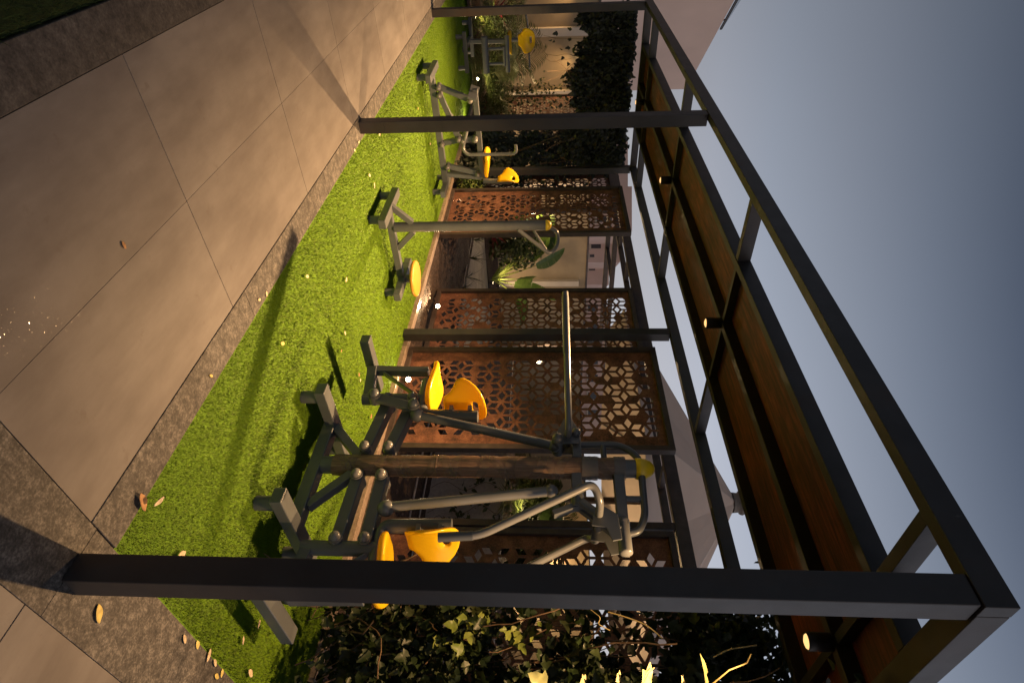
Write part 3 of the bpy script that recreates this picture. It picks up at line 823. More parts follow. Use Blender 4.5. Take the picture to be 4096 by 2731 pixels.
def tubes(name, lines, m, parent, seg=5):
    mb = MB()
    for pts, r in lines: mb.tube(pts, r, seg, False)
    return mb.build(name, m, parent)
def wander(p, d, n, step, wob=.4, grav=0):
    p = V(p); d = V(d).normalized(); out = [p.copy()]
    for _ in range(n):
        d = (d + V(random.gauss(0,wob), random.gauss(0,wob), random.gauss(0,wob)+grav)*.5).normalized()
        p = p + d*step; out.append(p.copy())
    return out

# near vine on the corner of the pergola
vine = thing('climbing_vine', 'dense leafy climbing vine covering the near back corner of the pergola', 'plant', (3.6,1.1,0))
N = 8200
z = rng.uniform(.12, 2.62, N); X = rng.uniform(3.05, 3.95, N)
lim = np.where(z < 1.05, .475, np.where(z < 2.12, .375+.025*np.sin(z*9), .45+.02*np.sin(z*17)))
lim = lim + .02*np.sin(z*23+X*9)
rat = .20 + (lim-.20)*rng.random(N)**.55
Y = rat*X
keep = (z > .30+.15*np.sin(X*7)) | (rng.random(N) < .25)
keep &= ~((X > 3.7) & (z < .3))
pos = np.stack([X, Y, z], 1)[keep]
leaves('leaves', pos, np.tile((-.75,-.45,.35), (len(pos),1)), .066, M['vine'], vine, jitter=.75)
# looser leaves on the fringe
fr_pts = []
for _ in range(190):
    zz = random.uniform(.9, 2.3); XX = random.uniform(3.1, 3.7); fr_pts.append((XX, XX*random.uniform(.40,.475), zz))
leaves('fringe_leaves', fr_pts, np.tile((-.7,-.5,.3), (len(fr_pts),1)), .075, M['vine'], vine)
# top leaves against the sky
tp_ = [(random.uniform(3.2,3.62), random.uniform(1.28,1.62), random.uniform(2.3,2.75)) for _ in range(330)]
leaves('top_leaves', tp_, np.tile((-.6,-.5,.4), (len(tp_),1)), .062, M['vine'], vine, shape='oval')
tp_ = [(random.uniform(2.2,2.75), random.uniform(.55,.85), random.uniform(2.3,2.5)) for _ in range(70)]
leaves('roof_leaves', tp_, np.tile((-.5,-.5,.5), (len(tp_),1)), .05, M['vine'], vine, shape='oval')
lines = []
for _ in range(50):
    p0 = (random.uniform(3.1,3.7), random.uniform(1.0,1.62), random.uniform(.05,.5))
    lines.append((wander(p0, (random.uniform(-.6,.3),random.uniform(-.3,.5),.9), 9, .07, .5), random.uniform(.0015,.004)))
for _ in range(26):
    XX = random.uniform(3.1,3.7)
    lines.append((wander((XX, XX*random.uniform(.3,.46), random.uniform(.6,1.8)), (0,.1,1), 10, .08, .35), random.uniform(.002,.004)))
tubes('stems', lines, M['stem'], vine)
MB().tube(wander((3.66,.95,0),(0,.02,1),26,.1,.12), [.028-.0006*i for i in range(27)], 8).build('trunk', M['stem'], vine)
# lit shoot next to the near lamp
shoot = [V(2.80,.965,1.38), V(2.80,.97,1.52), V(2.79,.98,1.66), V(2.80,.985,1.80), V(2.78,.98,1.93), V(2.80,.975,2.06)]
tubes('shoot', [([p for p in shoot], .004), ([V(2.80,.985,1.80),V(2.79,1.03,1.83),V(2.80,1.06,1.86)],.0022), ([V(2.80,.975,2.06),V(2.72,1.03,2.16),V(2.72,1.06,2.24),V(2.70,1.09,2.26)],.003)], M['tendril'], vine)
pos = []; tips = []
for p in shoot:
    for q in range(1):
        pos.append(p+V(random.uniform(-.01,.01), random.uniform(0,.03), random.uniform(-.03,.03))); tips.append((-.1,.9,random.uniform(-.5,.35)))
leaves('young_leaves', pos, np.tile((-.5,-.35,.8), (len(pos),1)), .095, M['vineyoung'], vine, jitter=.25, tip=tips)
pos = [(random.gauss(3.12,.04), random.gauss(1.36,.035), random.gauss(1.0,.06)) for _ in range(14)] + [(random.gauss(3.1,.04), random.gauss(1.25,.04), random.gauss(.93,.06)) for _ in range(10)]+ [(random.gauss(3.12,.03), random.gauss(1.3,.03), random.gauss(1.28,.06)) for _ in range(8)]
leaves('young_leaves', pos, np.tile((-.8,-.3,.5), (len(pos),1)), .06, M['lime'], vine, jitter=.4)
for tl_ in [(arc([(3.02,1.40,1.70),(3.0,1.37,1.78),(2.99,1.33,1.88),(3.0,1.27,1.95)],.05), .0035), (arc([(3.02,1.42,1.60),(3.0,1.36,1.66),(3.0,1.33,1.64),(3.0,1.30,1.70)],.03), .0025),
                   (arc([(2.9,1.15,2.15),(2.88,1.18,2.22),(2.9,1.2,2.3),(2.9,1.21,2.36)],.04), .003)]:
    tubes('tendril', [tl_], M['tendril'], vine)
# small spray of leaves past the slab's edge
spr = [(3.12+random.uniform(-.05,.1), 1.72+random.uniform(-.04,.12), 2.62+random.uniform(-.02,.05)) for _ in range(34)]
leaves('roof_leaves', spr, np.tile((-.4,-.3,.6), (len(spr),1)), .042, M['vine'], vine, shape='oval')

# hanging ivy between the far posts
ivy = thing('hanging_ivy', 'thick dark ivy hanging under the far cross beam', 'plant', (2.6,8.2,2.5))
N = 7200
X = rng.uniform(1.68, 3.72, N); top = 2.50; 
bot = 1.80 + .10*np.sin(X*7) + .06*np.sin(X*19+1) + np.where(X > 2.6, -.12, 0)
zz = bot + (top-bot)*rng.random(N)**.85
Y = 8.14 + rng.uniform(0, .25, N) + .06*np.sin(X*9+zz*7)
leaves('leaves', np.stack([X,Y,zz],1), np.tile((-.35,-.85,.35), (N,1)), .068, M['ivy'], ivy, jitter=.45, tip=np.tile((0,-.2,-1), (N,1)))
N = 170
X = rng.uniform(1.9, 3.7, N); zz = rng.uniform(1.15, 1.85, N); 
keep = rng.random(N) < np.clip((zz-1.1)/.75, .15, 1)*np.where(X > 2.5, 1, .35)
leaves('stray_leaves', np.stack([X, 8.15+rng.uniform(0,.2,N), zz],1)[keep], np.tile((-.3,-.85,.3), (keep.sum(),1)), .06, M['ivy'], ivy, jitter=.5, tip=np.tile((0,-.2,-1), (keep.sum(),1)))
tubes('stems', [(wander((random.uniform(2,3.6),8.2,1.95),(0,0,-1),9,.08,.35),.0022) for _ in range(16)], M['stem'], ivy)
# ivy column beside the far back post
iv2 = thing('ivy_hedge', 'tall dark ivy-covered hedge beside the far back post', 'plant', (3.9,8.9,0))
N = 6500
Y = rng.uniform(8.15, 9.95, N); zz = rng.uniform(.06, 2.42, N); X = 3.72 + .07*np.sin(Y*8)+.05*np.sin(zz*9) + rng.uniform(0, .26, N)
keep = ~((Y < 8.5+.15*np.sin(zz*8)) & (zz > 1.15) & (rng.random(N) < .82))
pos = np.stack([X,Y,zz],1)[keep]
leaves('leaves', pos, np.tile((-.85,-.35,.35), (len(pos),1)), .07, M['ivy'], iv2, jitter=.45, tip=np.tile((0,-.2,-1), (len(pos),1)))
tubes('stems', [(wander((3.85,8.2+.12*k,0),(0,0,1),22,.1,.15),.008) for k in range(14)], M['stem'], iv2)
# ivy strands over the far screen
st_ = thing('trailing_creeper', 'thin creeper with sparse leaves trailing over the far rusty screen', 'plant', (4.1,11.8,0))
ln = []; ps = []
for k in range(13):
    w_ = wander((4.1+random.uniform(-.05,.05),11.55+random.uniform(0,1.3),.05),(0,0,1),18,.11,.3)
    w_ = [V(4.08+.05*math.sin(i+k), q.y, q.z) for i, q in enumerate(w_)]
    ln.append((w_, .0025)); ps += [q+V(random.uniform(-.05,.05),random.uniform(-.06,.06),random.uniform(-.04,.04)) for q in w_ for _ in (0,1) if random.random() < .8]
tubes('stems', ln, M['tendril'], st_)
leaves('leaves', ps, np.tile((-.3,-.9,.3), (len(ps),1)), .06, M['shrub'], st_, tip=np.tile((0,0,-1), (len(ps),1)))

# ------------------------------------------------------------------ palms and garden plants
def frond(mb, base, az, L, elev, droop, leaf, n=22, wid=.016, spread=.9):
    """feather leaf: rachis + leaflets as thin quads"""
    base = V(base); pts = []; d = V(math.cos(az)*math.cos(elev), math.sin(az)*math.cos(elev), math.sin(elev)); p = base.copy(); st = L/n
    for i in range(n+1):
        pts.append(p.copy()); d = (d + V(0,0,-droop/n)).normalized(); p = p + d*st
    mb.tube(pts, [max(.0012,.006*(1-i/(n+1))) for i in range(n+1)], 4, False)
    for i in range(3, n+1):
        t = (pts[i]-pts[i-1]).normalized(); s = t.cross(V(0,0,1))
        s = s.normalized() if s.length > 1e-3 else V(1,0,0); up = s.cross(t)
        ll = leaf*math.sin(math.pi*(.12+.80*i/n))**.7
        for sg in (-1,1):
            for h in (0,.5):
                b = pts[i-1].lerp(pts[i], h)
                dd = (s*sg*spread + t*.62 + up*.28 + V(random.gauss(0,.05),random.gauss(0,.05),random.gauss(0,.05))).normalized()
                e = b + dd*ll*.6; e2 = b + dd*ll + V(0,0,-.22*ll)
                wv = t*wid*.5
                mb.add([b-wv*.5, b+wv*.5, e+wv, e-wv, e2], [(0,1,2,3),(3,2,4)])
def palm(name, label, loc, n, L, leaf, m, cat='palm', elev=(.5,1.3), droop=1.5, az=(0,6.28), pale=None, group=None):
    t = thing(name, label, cat, loc, group); mb = MB()
    for k in range(n):
        a = az[0] + (az[1]-az[0])*(k+random.uniform(-.3,.3))/n
        frond(mb, V(loc)+V(0,0,.08), a, L*random.uniform(.8,1.15), random.uniform(*elev), droop*random.uniform(.7,1.3), leaf)
    mb.build('fronds', m, t)
    MB().tube([V(loc), V(loc)+V(0,0,.14)], [.05,.035], 10).build('trunk', M['stem'], t)
    return t
palm('fan_palm', 'dark feathery palm behind the farthest yellow seat', (3.45,11.85,.03), 22, 1.7, .42, M['palm'])
palm('fan_palm', 'dark feathery palm left of the farthest yellow seat', (2.75,12.0,.03), 20, 1.45, .38, M['palm'])
palm('fan_palm', 'low feathery palm right under the far rusty screen', (3.95,11.85,.03), 16, 1.0, .32, M['palm'])
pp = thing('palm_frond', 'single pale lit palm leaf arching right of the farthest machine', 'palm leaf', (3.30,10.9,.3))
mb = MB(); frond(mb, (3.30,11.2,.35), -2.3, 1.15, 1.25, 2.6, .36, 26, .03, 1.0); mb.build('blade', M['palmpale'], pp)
def shrub(name, label, c, r, n, size, m, h=1.0, shape='oval', cat='shrub'):
    t = thing(name, label, cat, (c[0],c[1],c[2]))
    d = rng.normal(0,1,(n,3)); d /= np.linalg.norm(d,axis=1)[:,None]; rad = rng.random(n)**.45
    pos = np.array([c[0],c[1],c[2]+r*h*.9]) + d*rad[:,None]*np.array([r,r,r*h])
    pos[:,2] = np.maximum(pos[:,2], c[2]+.02)
    leaves('leaves', pos, d+np.array([0,0,.4]), size, m, t, shape=shape, jitter=.5)
    tubes('stems', [(wander(c,(random.gauss(0,.4),random.gauss(0,.4),1),7,r*.2,.3),.004) for _ in range(10)], M['stem'], t)
    return t
shrub('lime_shrub', 'small lime green shrub by the end of the turf', (2.62,11.85,.03), .17, 240, .055, M['lime'])
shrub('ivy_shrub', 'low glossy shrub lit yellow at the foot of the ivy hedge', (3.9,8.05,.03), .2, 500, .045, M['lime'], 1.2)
def sword(name, label, c, n, L, w, m, cat='plant', up=(.5,1.45), bend=.9):
    t = thing(name, label, cat, c); mb = MB()
    for k in range(n):
        a = 6.283*k/n+random.uniform(-.3,.3); e = random.uniform(*up); d = V(math.cos(a)*math.cos(e), math.sin(a)*math.cos(e), math.sin(e))
        p = V(c)+V(0,0,random.uniform(0,.12)*L); l = L*random.uniform(.6,1.1); s = d.cross(V(0,0,1)).normalized(); pts = []
        nn = 7
        for i in range(nn+1):
            u_ = i/nn; ww = w*math.sin(math.pi*(.12+.86*u_))
            pts.append((p-s*ww/2, p+s*ww/2)); d = (d+V(0,0,-bend/nn)).normalized(); p = p+d*l/nn
        vs = [q for ab in pts for q in ab]; mb.add(vs, [(2*i,2*i+1,2*i+3,2*i+2) for i in range(nn)], True)
    mb.build('blades', m, t); return t
sword('cordyline', 'red-leaved cordyline lit from below at the left end of the garden wall', (2.45,11.9,.35), 22, .55, .05, M['red'])
sword('cordyline', 'dark red cordyline behind the middle gap between screens', (6.75,11.45,.04), 30, .6, .055, M['red'])
sword('cordyline', 'red cordyline above the raised bed behind the wrapped column', (6.5,4.75,.86), 26, .5, .05, M['red'])
shrub('dark_shrub', 'dark bushy shrub before the garden wall in the middle gap', (7.15,11.7,.03), .62, 1100, .12, M['shrub'], 1.1)
shrub('dark_shrub', 'dark broad shrub behind the raised bed near the bent handle', (6.6,3.9,.86), .42, 700, .12, M['shrub'], 1.0)
def banana(name, label, c, leavespec, m, cat='banana plant', lw=.36):
    """big paddle leaves on long stalks"""
    t = thing(name, label, cat, c); st = MB()
    for (az, el, Ls, Lb, dr) in leavespec:
        d = V(math.cos(az)*math.cos(el), math.sin(az)*math.cos(el), math.sin(el)); p = V(c); pts = [p.copy()]
        for i in range(8):
            p = p+d*Ls/8; d = (d+V(0,0,-dr*.3/8)).normalized(); pts.append(p.copy())
        st.tube(pts, [.02-.0014*i for i in range(9)], 7)
        bl = MB(); n = 14; L_ = []; s = d.cross(V(0,0,1)).normalized(); s = (Matrix.Rotation(random.uniform(.5,1.25)*random.choice((-1,1)), 3, d) @ s).normalized()
        for i in range(n+1):
            u_ = i/n; w_ = lw*.5*math.sin(math.pi*min(1,(.05+.95*u_))**.8)**.6 if u_ < 1 else 0
            up = s.cross(d).normalized()
            L_.append((p-s*w_+up*w_*.25, p.copy(), p+s*w_+up*w_*.25)); p = p+d*Lb/n; d = (d+V(0,0,-dr/n)).normalized()
        for i in range(n):
            a, b = L_[i], L_[i+1]; tear = .012 if i % 3 == 2 else 0
            for j in (0,1):
                q = [a[j],a[j+1],b[j+1],b[j]]
                if tear: q = [q[0].lerp(q[3],tear*8), q[1], q[2], q[3]] if j == 0 else [q[0], q[1].lerp(q[2],tear*8), q[2], q[3]]
                bl.add(q, [(0,1,2,3)], True)
        bl.build('leaf', m, t)
    st.build('stalks', M['lime'], t); return t
banana('traveller_palm', 'uplit traveller palm with long pale stalks in the middle gap', (8.0,11.5,.05),
       [(2.5,1.15,1.0,.85,1.1),(2.35,.95,1.15,.8,1.6),(2.6,.75,1.0,.8,1.3),(2.3,1.3,1.1,.8,.9),(2.5,.6,.9,.7,1.0),(-.8,1.35,.55,1.1,.55),(-.6,1.1,.6,.9,1.6),(2.8,1.05,1.25,.7,1.5),(2.1,.85,.8,.75,1.2),(-2.2,1.2,.7,.8,1.4),(2.4,1.0,1.3,.9,1.0),(2.7,.9,1.35,.8,1.2),(2.2,1.1,1.4,.85,1.3),(2.5,.7,1.2,.8,.8),(2.9,.95,1.5,.8,1.0)], M['banana'])
banana('banana_plant', 'dark broad-leaved banana plant beside the grey lever plate', (6.55,3.55,.86),
       [(2.6,1.0,.45,.75,1.2),(1.2,1.1,.4,.7,1.0),(-2.2,1.1,.5,.7,1.2),(.2,1.0,.4,.7,1.3),(-1.0,1.2,.5,.6,.8)], M['banana'])
palm('raised_bed_palm', 'bright uplit palm with narrow leaves on the raised bed', (6.2,4.2,.86), 20, .75, .4, M['palm'], elev=(.35,1.4), droop=1.0)
for k, (x, y, lb) in enumerate([(5.55,8.05,'small grassy tuft nearest the middle back post'),(5.6,8.7,'grassy tuft at the paving edge in the middle gap'),(5.62,9.35,'thin grassy tuft farthest along the paving edge'),(5.45,7.6,'low grassy tuft beside the white irrigation pipe'),(5.5,4.6,'fern-like tuft under the raised bed wall')]):
    sword('grass_tuft', lb, (x,y,.01), 16, .34, .012, M['shrub'], 'plant', (.5,1.4), 1.0)
cr = thing('wall_creeper', 'thin leafy creeper climbing the raised bed wall', 'plant', (5.7,3.9,0))
ln = []; ps = []
for (yy, hh_) in ((4.05,.95),(3.75,.8),(3.45,.9),(3.6,.5),(4.2,.6)):
    w_ = [V(5.695, yy+.06*math.sin(i*.9+yy*3), .05+hh_*i/14) for i in range(15)]; ln.append((w_, .003))
    for q in w_[5:]:
        for _ in range(2): ps.append(q+V(-.01,random.uniform(-.05,.05),random.uniform(-.03,.03)))
tubes('stems', ln, M['stem'], cr); leaves('leaves', ps, np.tile((-1,-.2,.2),(len(ps),1)), .07, M['shrub'], cr, shape='oval')
ip = MB(); ip.tube([(5.05,2.9,.035),(5.08,4.6,.03)],.011,8); tag(ip.build('irrigation_pipe', M['pipe']), 'short white pipe lying on the dark soil behind the column', 'pipe')
ip = MB(); ip.tube([(5.45,2.2,.03),(5.44,4.5,.035),(5.48,7.0,.03),(5.44,9.8,.03)],.009,8); tag(ip.build('irrigation_pipe', M['pipe']), 'long thin white pipe along the back edge of the soil bed', 'pipe')
# litter of bark and dry leaves in the bed
n = 420
px = rng.uniform(3.8,5.7,n); py = rng.uniform(1,10,n)
o = leaves('bed_litter', np.stack([px,py,np.full(n,.03)],1), np.tile((0,0,1),(n,1)), .04, M['mulchleaf'], None, shape='oval', jitter=.3); o['kind'] = 'stuff'

# raised bed wall, garden walls
tag(MB().box((5.745,1.0,0),(5.86,6.29,.885)).build('raised_bed_wall', M['bedwall'], None, .004), 'low plain concrete wall of the raised bed behind the machines', 'wall')
gw = thing('garden_wall', 'tall beige garden wall with pale pilasters behind the plants', 'wall', (5,13.3,0))
MB().box((-2,13.3,0),(16,13.5,2.38)).build('panel', M['wall'], gw)
MB().box((-2,13.27,2.381),(16,13.53,2.43)).build('coping', M['frame'], gw, .004)
for xx in (1.2, 3.05, 4.28, 6.4, 9.25, 11.5):
    MB().box((xx,13.18,0),(xx+.16,13.299,2.2)).build('pilaster', M['walltrim'], gw, .004)
bw = MB().box((9.0,1.0,.8),(9.15,6.2,2.05)).build('back_wall', M['wall'], None, .004)
tag(bw, 'pale wall behind the raised bed plants and the umbrella', 'wall')
shrub('dark_shrub', 'loose dark shrub low behind the bent pull handle', (6.5,3.3,.86), .35, 500, .10, M['shrub'], 1.0)
sword('cordyline', 'dark spiky plant right of the bright raised bed palm', (6.7,3.75,.86), 30, .7, .05, M['shrub'])
gs = thing('side_wall', 'beige garden wall far to the right behind the umbrella', 'wall', (15,6,0))
MB().box((14,-4,0),(14.2,13.29,2.38)).build('panel', M['wall'], gs)
MB().box((13.97,-4,2.381),(14.23,13.26,2.43)).build('coping', M['frame'], gs)

# big umbrella
UX, UY = 7.18, 4.9
um = thing('garden_umbrella', 'huge pale beige canvas umbrella rising behind the screens', 'umbrella', (UX,UY,0))
ns = 8; vs = [(UX,UY,4.0)]; fs = []; nr = 6; Rr = 2.75; ze = 2.36
for i in range(1, nr+1):
    u_ = i/nr
    for k in range(ns*6):
        a = 2*math.pi*k/(ns*6)+.35; seg_ = math.cos(math.pi/ns)/math.cos(((a-.35) % (2*math.pi/ns))-math.pi/ns)
        rad = Rr*u_*seg_; sag = -.05*math.sin(math.pi*u_)*(1-abs(math.cos(ns/2*(a-.35))))
        vs.append((UX+rad*math.cos(a), UY+rad*math.sin(a), 4.0-(4.0-ze)*u_+sag))
K_ = ns*6
for k in range(K_): fs.append((0, 1+k, 1+(k+1)%K_))
for i in range(nr-1):
    for k in range(K_): fs.append((1+i*K_+k, 1+(i+1)*K_+k, 1+(i+1)*K_+(k+1)%K_, 1+i*K_+(k+1)%K_))
cn = MB().add(vs, fs).build('canopy', M['canvas'], um)
sm_ = cn.modifiers.new('thickness','SOLIDIFY'); sm_.thickness = .006
MB().tube([(UX,UY,.0),(UX,UY,3.9)],.05,14).build('pole', M['frame'], um)
for k in range(ns):
    a = 2*math.pi*k/ns+.35
    MB().tube([(UX+.06*math.cos(a),UY+.06*math.sin(a),3.9),(UX+(Rr-.06)*math.cos(a),UY+(Rr-.06)*math.sin(a),ze-.0)],.016,6).build('rib', M['frame'], um)
    MB().tube([(UX+.06*math.cos(a),UY+.06*math.sin(a),2.75),(UX+1.3*math.cos(a),UY+1.3*math.sin(a),3.09)],.013,6).build('strut', M['frame'], um)
MB().lathe((UX,UY,3.93),[(.14,0),(.13,.09),(.16,.1),(.17,.13),(.13,.2),(.06,.24),(0,.25)],20).build('finial', M['concrete'], um)

# ------------------------------------------------------------------ far buildings
fwx, fwy, rtx, rty = .6534, .757, .757, -.6534
def cam2w(d, l): return (fwx*d+rtx*l, fwy*d+rty*l)
def block(name, label, quad, h, m, roofcap=None):
    t = thing(name, label, 'building', (quad[0][0],quad[0][1],0))
    vs = [(x,y,0) for x,y in quad]+[(x,y,h) for x,y in quad]
    MB().add(vs, [(3,2,1,0),(4,5,6,7),(0,1,5,4),(1,2,6,5),(2,3,7,6),(3,0,4,7)]).build('walls', m, t)
    return t
L0 = -11.5; q = [cam2w(27.5,L0), cam2w(27.5,L0-9), cam2w(11,L0-9), cam2w(11,L0)]
ht = 1.4+309/1362*27.5
b1 = block('tall_building', 'plain tan building with a high blank wall at the left of the sky', q, ht, M['bigwall'])
sp = thing('solar_panel', 'dark framed solar panel on posts atop the tan building', 'solar panel', (*cam2w(20,L0-.6), ht))
def P3(d, l, z): x, y = cam2w(d, l); return (x, y, z)
pm = MB()
A_, B_, C_, D_ = V(P3(18.6,L0-.45,ht+.35)), V(P3(23.2,L0-.45,ht+.35)), V(P3(23.2,L0-1.7,ht+1.15)), V(P3(18.6,L0-1.7,ht+1.15))
nrm_ = (B_-A_).cross(D_-A_).normalized()*.03
pm.add([A_,B_,C_,D_,A_+nrm_,B_+nrm_,C_+nrm_,D_+nrm_],[(3,2,1,0),(4,5,6,7),(0,1,5,4),(1,2,6,5),(2,3,7,6),(3,0,4,7)])
pm.build('cells', M['glass'], sp)
fm = MB()
for i in range(6):
    a, b = A_.lerp(B_,i/5), D_.lerp(C_,i/5); fm.bar(a-nrm_*.7, b-nrm_*.7, .06, .05)
for i in range(3):
    a, b = A_.lerp(D_,i/2), B_.lerp(C_,i/2); fm.bar(a-nrm_*1.0, b-nrm_*1.0, .06, .05)
fm.build('frame', M['frame'], sp)
lg = MB()
for i in (.15,.5,.85):
    a = A_.lerp(B_,i); lg.tube([(a.x,a.y,ht-.02),(a.x,a.y,a.z)],.03,6); a = D_.lerp(C_,i); lg.tube([(a.x,a.y,ht-.02),(a.x,a.y,a.z)],.03,6)
lg.build('legs', M['frame'], sp)
def facade(name, label, d, l0, l1, h, m, wins, dep=8):
    q = [cam2w(d,l1), cam2w(d+dep,l1), cam2w(d+dep,l0), cam2w(d,l0)]
    t = block(name, label, q, h, m)
    for (a, b, z0, z1) in wins:
        mb = MB(); p0 = cam2w(d-.03,a); p1 = cam2w(d-.03,b); p2 = cam2w(d+.05,b); p3 = cam2w(d+.05,a)
        vs = [(*p0,z0),(*p1,z0),(*p2,z0),(*p3,z0),(*p0,z1),(*p1,z1),(*p2,z1),(*p3,z1)]
        w_ = mb.add(vs,[(3,2,1,0),(4,5,6,7),(0,1,5,4),(1,2,6,5),(2,3,7,6),(3,0,4,7)]).build('window', M['glass'], t)
        sl = MB(); p0 = cam2w(d-.2,a-.1); p1 = cam2w(d-.2,b+.1); p2 = cam2w(d-.001,b+.1); p3 = cam2w(d-.001,a-.1)
        vs = [(*p0,z0-.12),(*p1,z0-.12),(*p2,z0-.12),(*p3,z0-.12),(*p0,z0-.02),(*p1,z0-.02),(*p2,z0-.02),(*p3,z0-.02)]
        sl.add(vs,[(3,2,1,0),(4,5,6,7),(0,1,5,4),(1,2,6,5),(2,3,7,6),(3,0,4,7)]).build('sill', M['walltrim'], w_)
    return t
def lat(y, d): return (y-784)/1362*d
def hz(x, d): return 1.4+(x-1261)/1362*d
d = 34
facade('pink_house', 'pale pink house with dark windows, left in the middle gap', d, lat(535,d), lat(604,d), hz(1422,d), M['pink'],
       [(lat(556,d),lat(572,d),hz(1357,d),hz(1379,d)), (lat(586,d),lat(592,d),hz(1354,d),hz(1364,d))])
d = 37
facade('pink_house', 'lower pink house at the right of the middle gap', d, lat(606,d), lat(655,d), hz(1397,d), M['pink'],
       [(lat(612,d),lat(622,d),hz(1352,d),hz(1366,d))])
d = 40
facade('pink_house', 'pink house above the narrow rusty screen by the far back post', d, lat(330,d), lat(432,d), hz(1440,d), M['pink'],
       [(lat(398,d),lat(401,d),hz(1409,d),hz(1422,d)), (lat(407,d),lat(411,d),hz(1412,d),hz(1420,d)), (lat(345,d),lat(352,d),hz(1420,d),hz(1430,d))])
d = 46
facade('pink_house', 'distant pale house seen through the screens on the right', d, lat(665,d), lat(1010,d), hz(1392,d), M['pink'],
       [(lat(700+40*k,d),lat(716+40*k,d),hz(1350,d),hz(1372,d)) for k in range(7)])
d = 30
facade('pink_house', 'pink house peeping past the golden-lit screen', d, lat(432,d), lat(533,d), hz(1449,d), M['pink'],
       [(lat(500,d),lat(512,d),hz(1370,d),hz(1392,d))])

# ------------------------------------------------------------------ garden lights
def spike(loc, label, face, power, size=.03, cone=150, aim=None, col=(1,.72,.38), blend=.6, soft=.03):
    t = thing('spike_light', label, 'light', loc, 'small garden spike lights')
    c = V(loc)+V(0,0,.085); f = V(face).normalized()
    MB().tube([V(loc), V(loc)+V(0,0,.06)], [.004,.008], 8).build('spike', M['lamp'], t)
    MB().tube([c-f*.05, c-f*.012, c+f*.0], [.018,size+.003,size+.003], 18).build('housing', M['lamp'], t)
    vs = []; s = f.cross(V(0,0,1) if abs(f.z) < .9 else V(1,0,0)).normalized(); u_ = s.cross(f); n = 20
    for k in range(n):
        a = 2*math.pi*k/n; vs.append(c+f*.0015+(s*math.cos(a)+u_*math.sin(a))*size)
    MB().add(vs, [tuple(range(n))]).build('lens', M['glowhot'], t)
    a = V(aim).normalized() if aim else f
    sp = light('spike_beam', 'SPOT', c+f*.02, power, col, spot_size=R(cone), spot_blend=blend, shadow_soft_size=soft)
    sp.rotation_euler = a.to_track_quat('-Z','Y').to_euler()
    sp.parent = t; sp.matrix_parent_inverse = Matrix.Translation(-V(t.location))
    return t
spike((3.735,3.80,.04), 'glaring little lamp under the near yellow seat', (-.75,-.75,.15), 9, .022, 160, (-1,-.1,-.35))
spike((4.13,5.41,.03), 'bright little lamp in the soil in front of the middle screen', (-.75,-.72,.12), 24, .024, 160, (-1,-.1,-.1))
spike((3.82,7.35,.02), 'small lamp hidden at the foot of the golden-lit screen', (-.3,.5,1), 10, .02, 150, (-.5,.0,.85))
spike((3.45,11.42,.0), 'small lamp by the end kerb under the palms', (-.2,-.6,.8), 45, .024, 160, (-.12,.3,.95))
spike((7.85,11.15,.02), 'yellow uplight at the foot of the traveller palm', (.1,.5,1), 70, .04, 120, (.08,.35,1))
spike((5.95,3.95,.85), 'uplight under the raised bed palm', (.3,.25,1), 40, .03, 140, (.25,.2,1))
spike((3.72,8.1,.02), 'uplight at the foot of the ivy hedge', (.3,.0,1), 7, .02, 110, (.45,-.1,1))
spike((2.45,11.55,.02), 'uplight below the red cordyline', (0,.4,1), 30, .03, 130, (0,.5,1))
spike((3.74,9.7,.04), 'small added lamp on the kerb lighting the turf by the farthest machine', (-.5,-.6,.6), 60, .02, 165, (-1,.05,-.03))  # extra lamp put in to brighten the far turf
spike((8.9,12.5,.02), 'wall uplight in the far bed right of the traveller palm', (.1,.4,1), 40, .03, 130, (.1,.5,1))
spike((4.7,12.6,.02), 'wall uplight in the far bed behind the far screen', (0,.4,1), 30, .03, 130, (0,.5,1))
spike((8.4,4.3,.85), 'uplight on the pale wall behind the raised bed', (1,0,1), 22, .03, 140, (1,.1,.6))
spike((7.5,4.6,.85), 'uplight under the big umbrella', (0,0,1), 52, .04, 150, (0,.1,1))
def glow_post(loc, h, label, power):  # made-up glowing posts in place of uplit wall patches behind the screens
    t = thing('standin_glow_post', label, 'lamp', loc, 'made-up glowing posts in the garden')
    MB().tube([V(loc), V(loc)+V(0,0,h-.16)],.035,12).build('post', M['lamp'], t)
    MB().lathe((loc[0],loc[1],loc[2]+h-.16),[(.0,0),(.05,.0),(.05,.1),(.0,.1)],14).build('glow', M['glowhot'], t)
    MB().lathe((loc[0],loc[1],loc[2]+h-.058),[(.0,0),(.07,0),(.07,.02),(.0,.05)],14).build('lid', M['lamp'], t)
    l = light('standin_glow', 'POINT', (loc[0],loc[1],loc[2]+h-.03), power, (1,.66,.34), shadow_soft_size=.06)
    l.location.z = loc[2]+h+.06
    l.parent = t; l.matrix_parent_inverse = Matrix.Translation(-V(t.location))
glow_post((6.55,11.98,0.03), 1.13, 'made-up glowing post seen through the golden-lit screen', 60)
glow_post((8.2,8.9,0.004), 1.27, 'made-up glowing post seen through the screen behind the near seat', 60)
glow_post((8.7,4.75,.8), .42, 'made-up glowing post seen through the screen by the vine', 60)

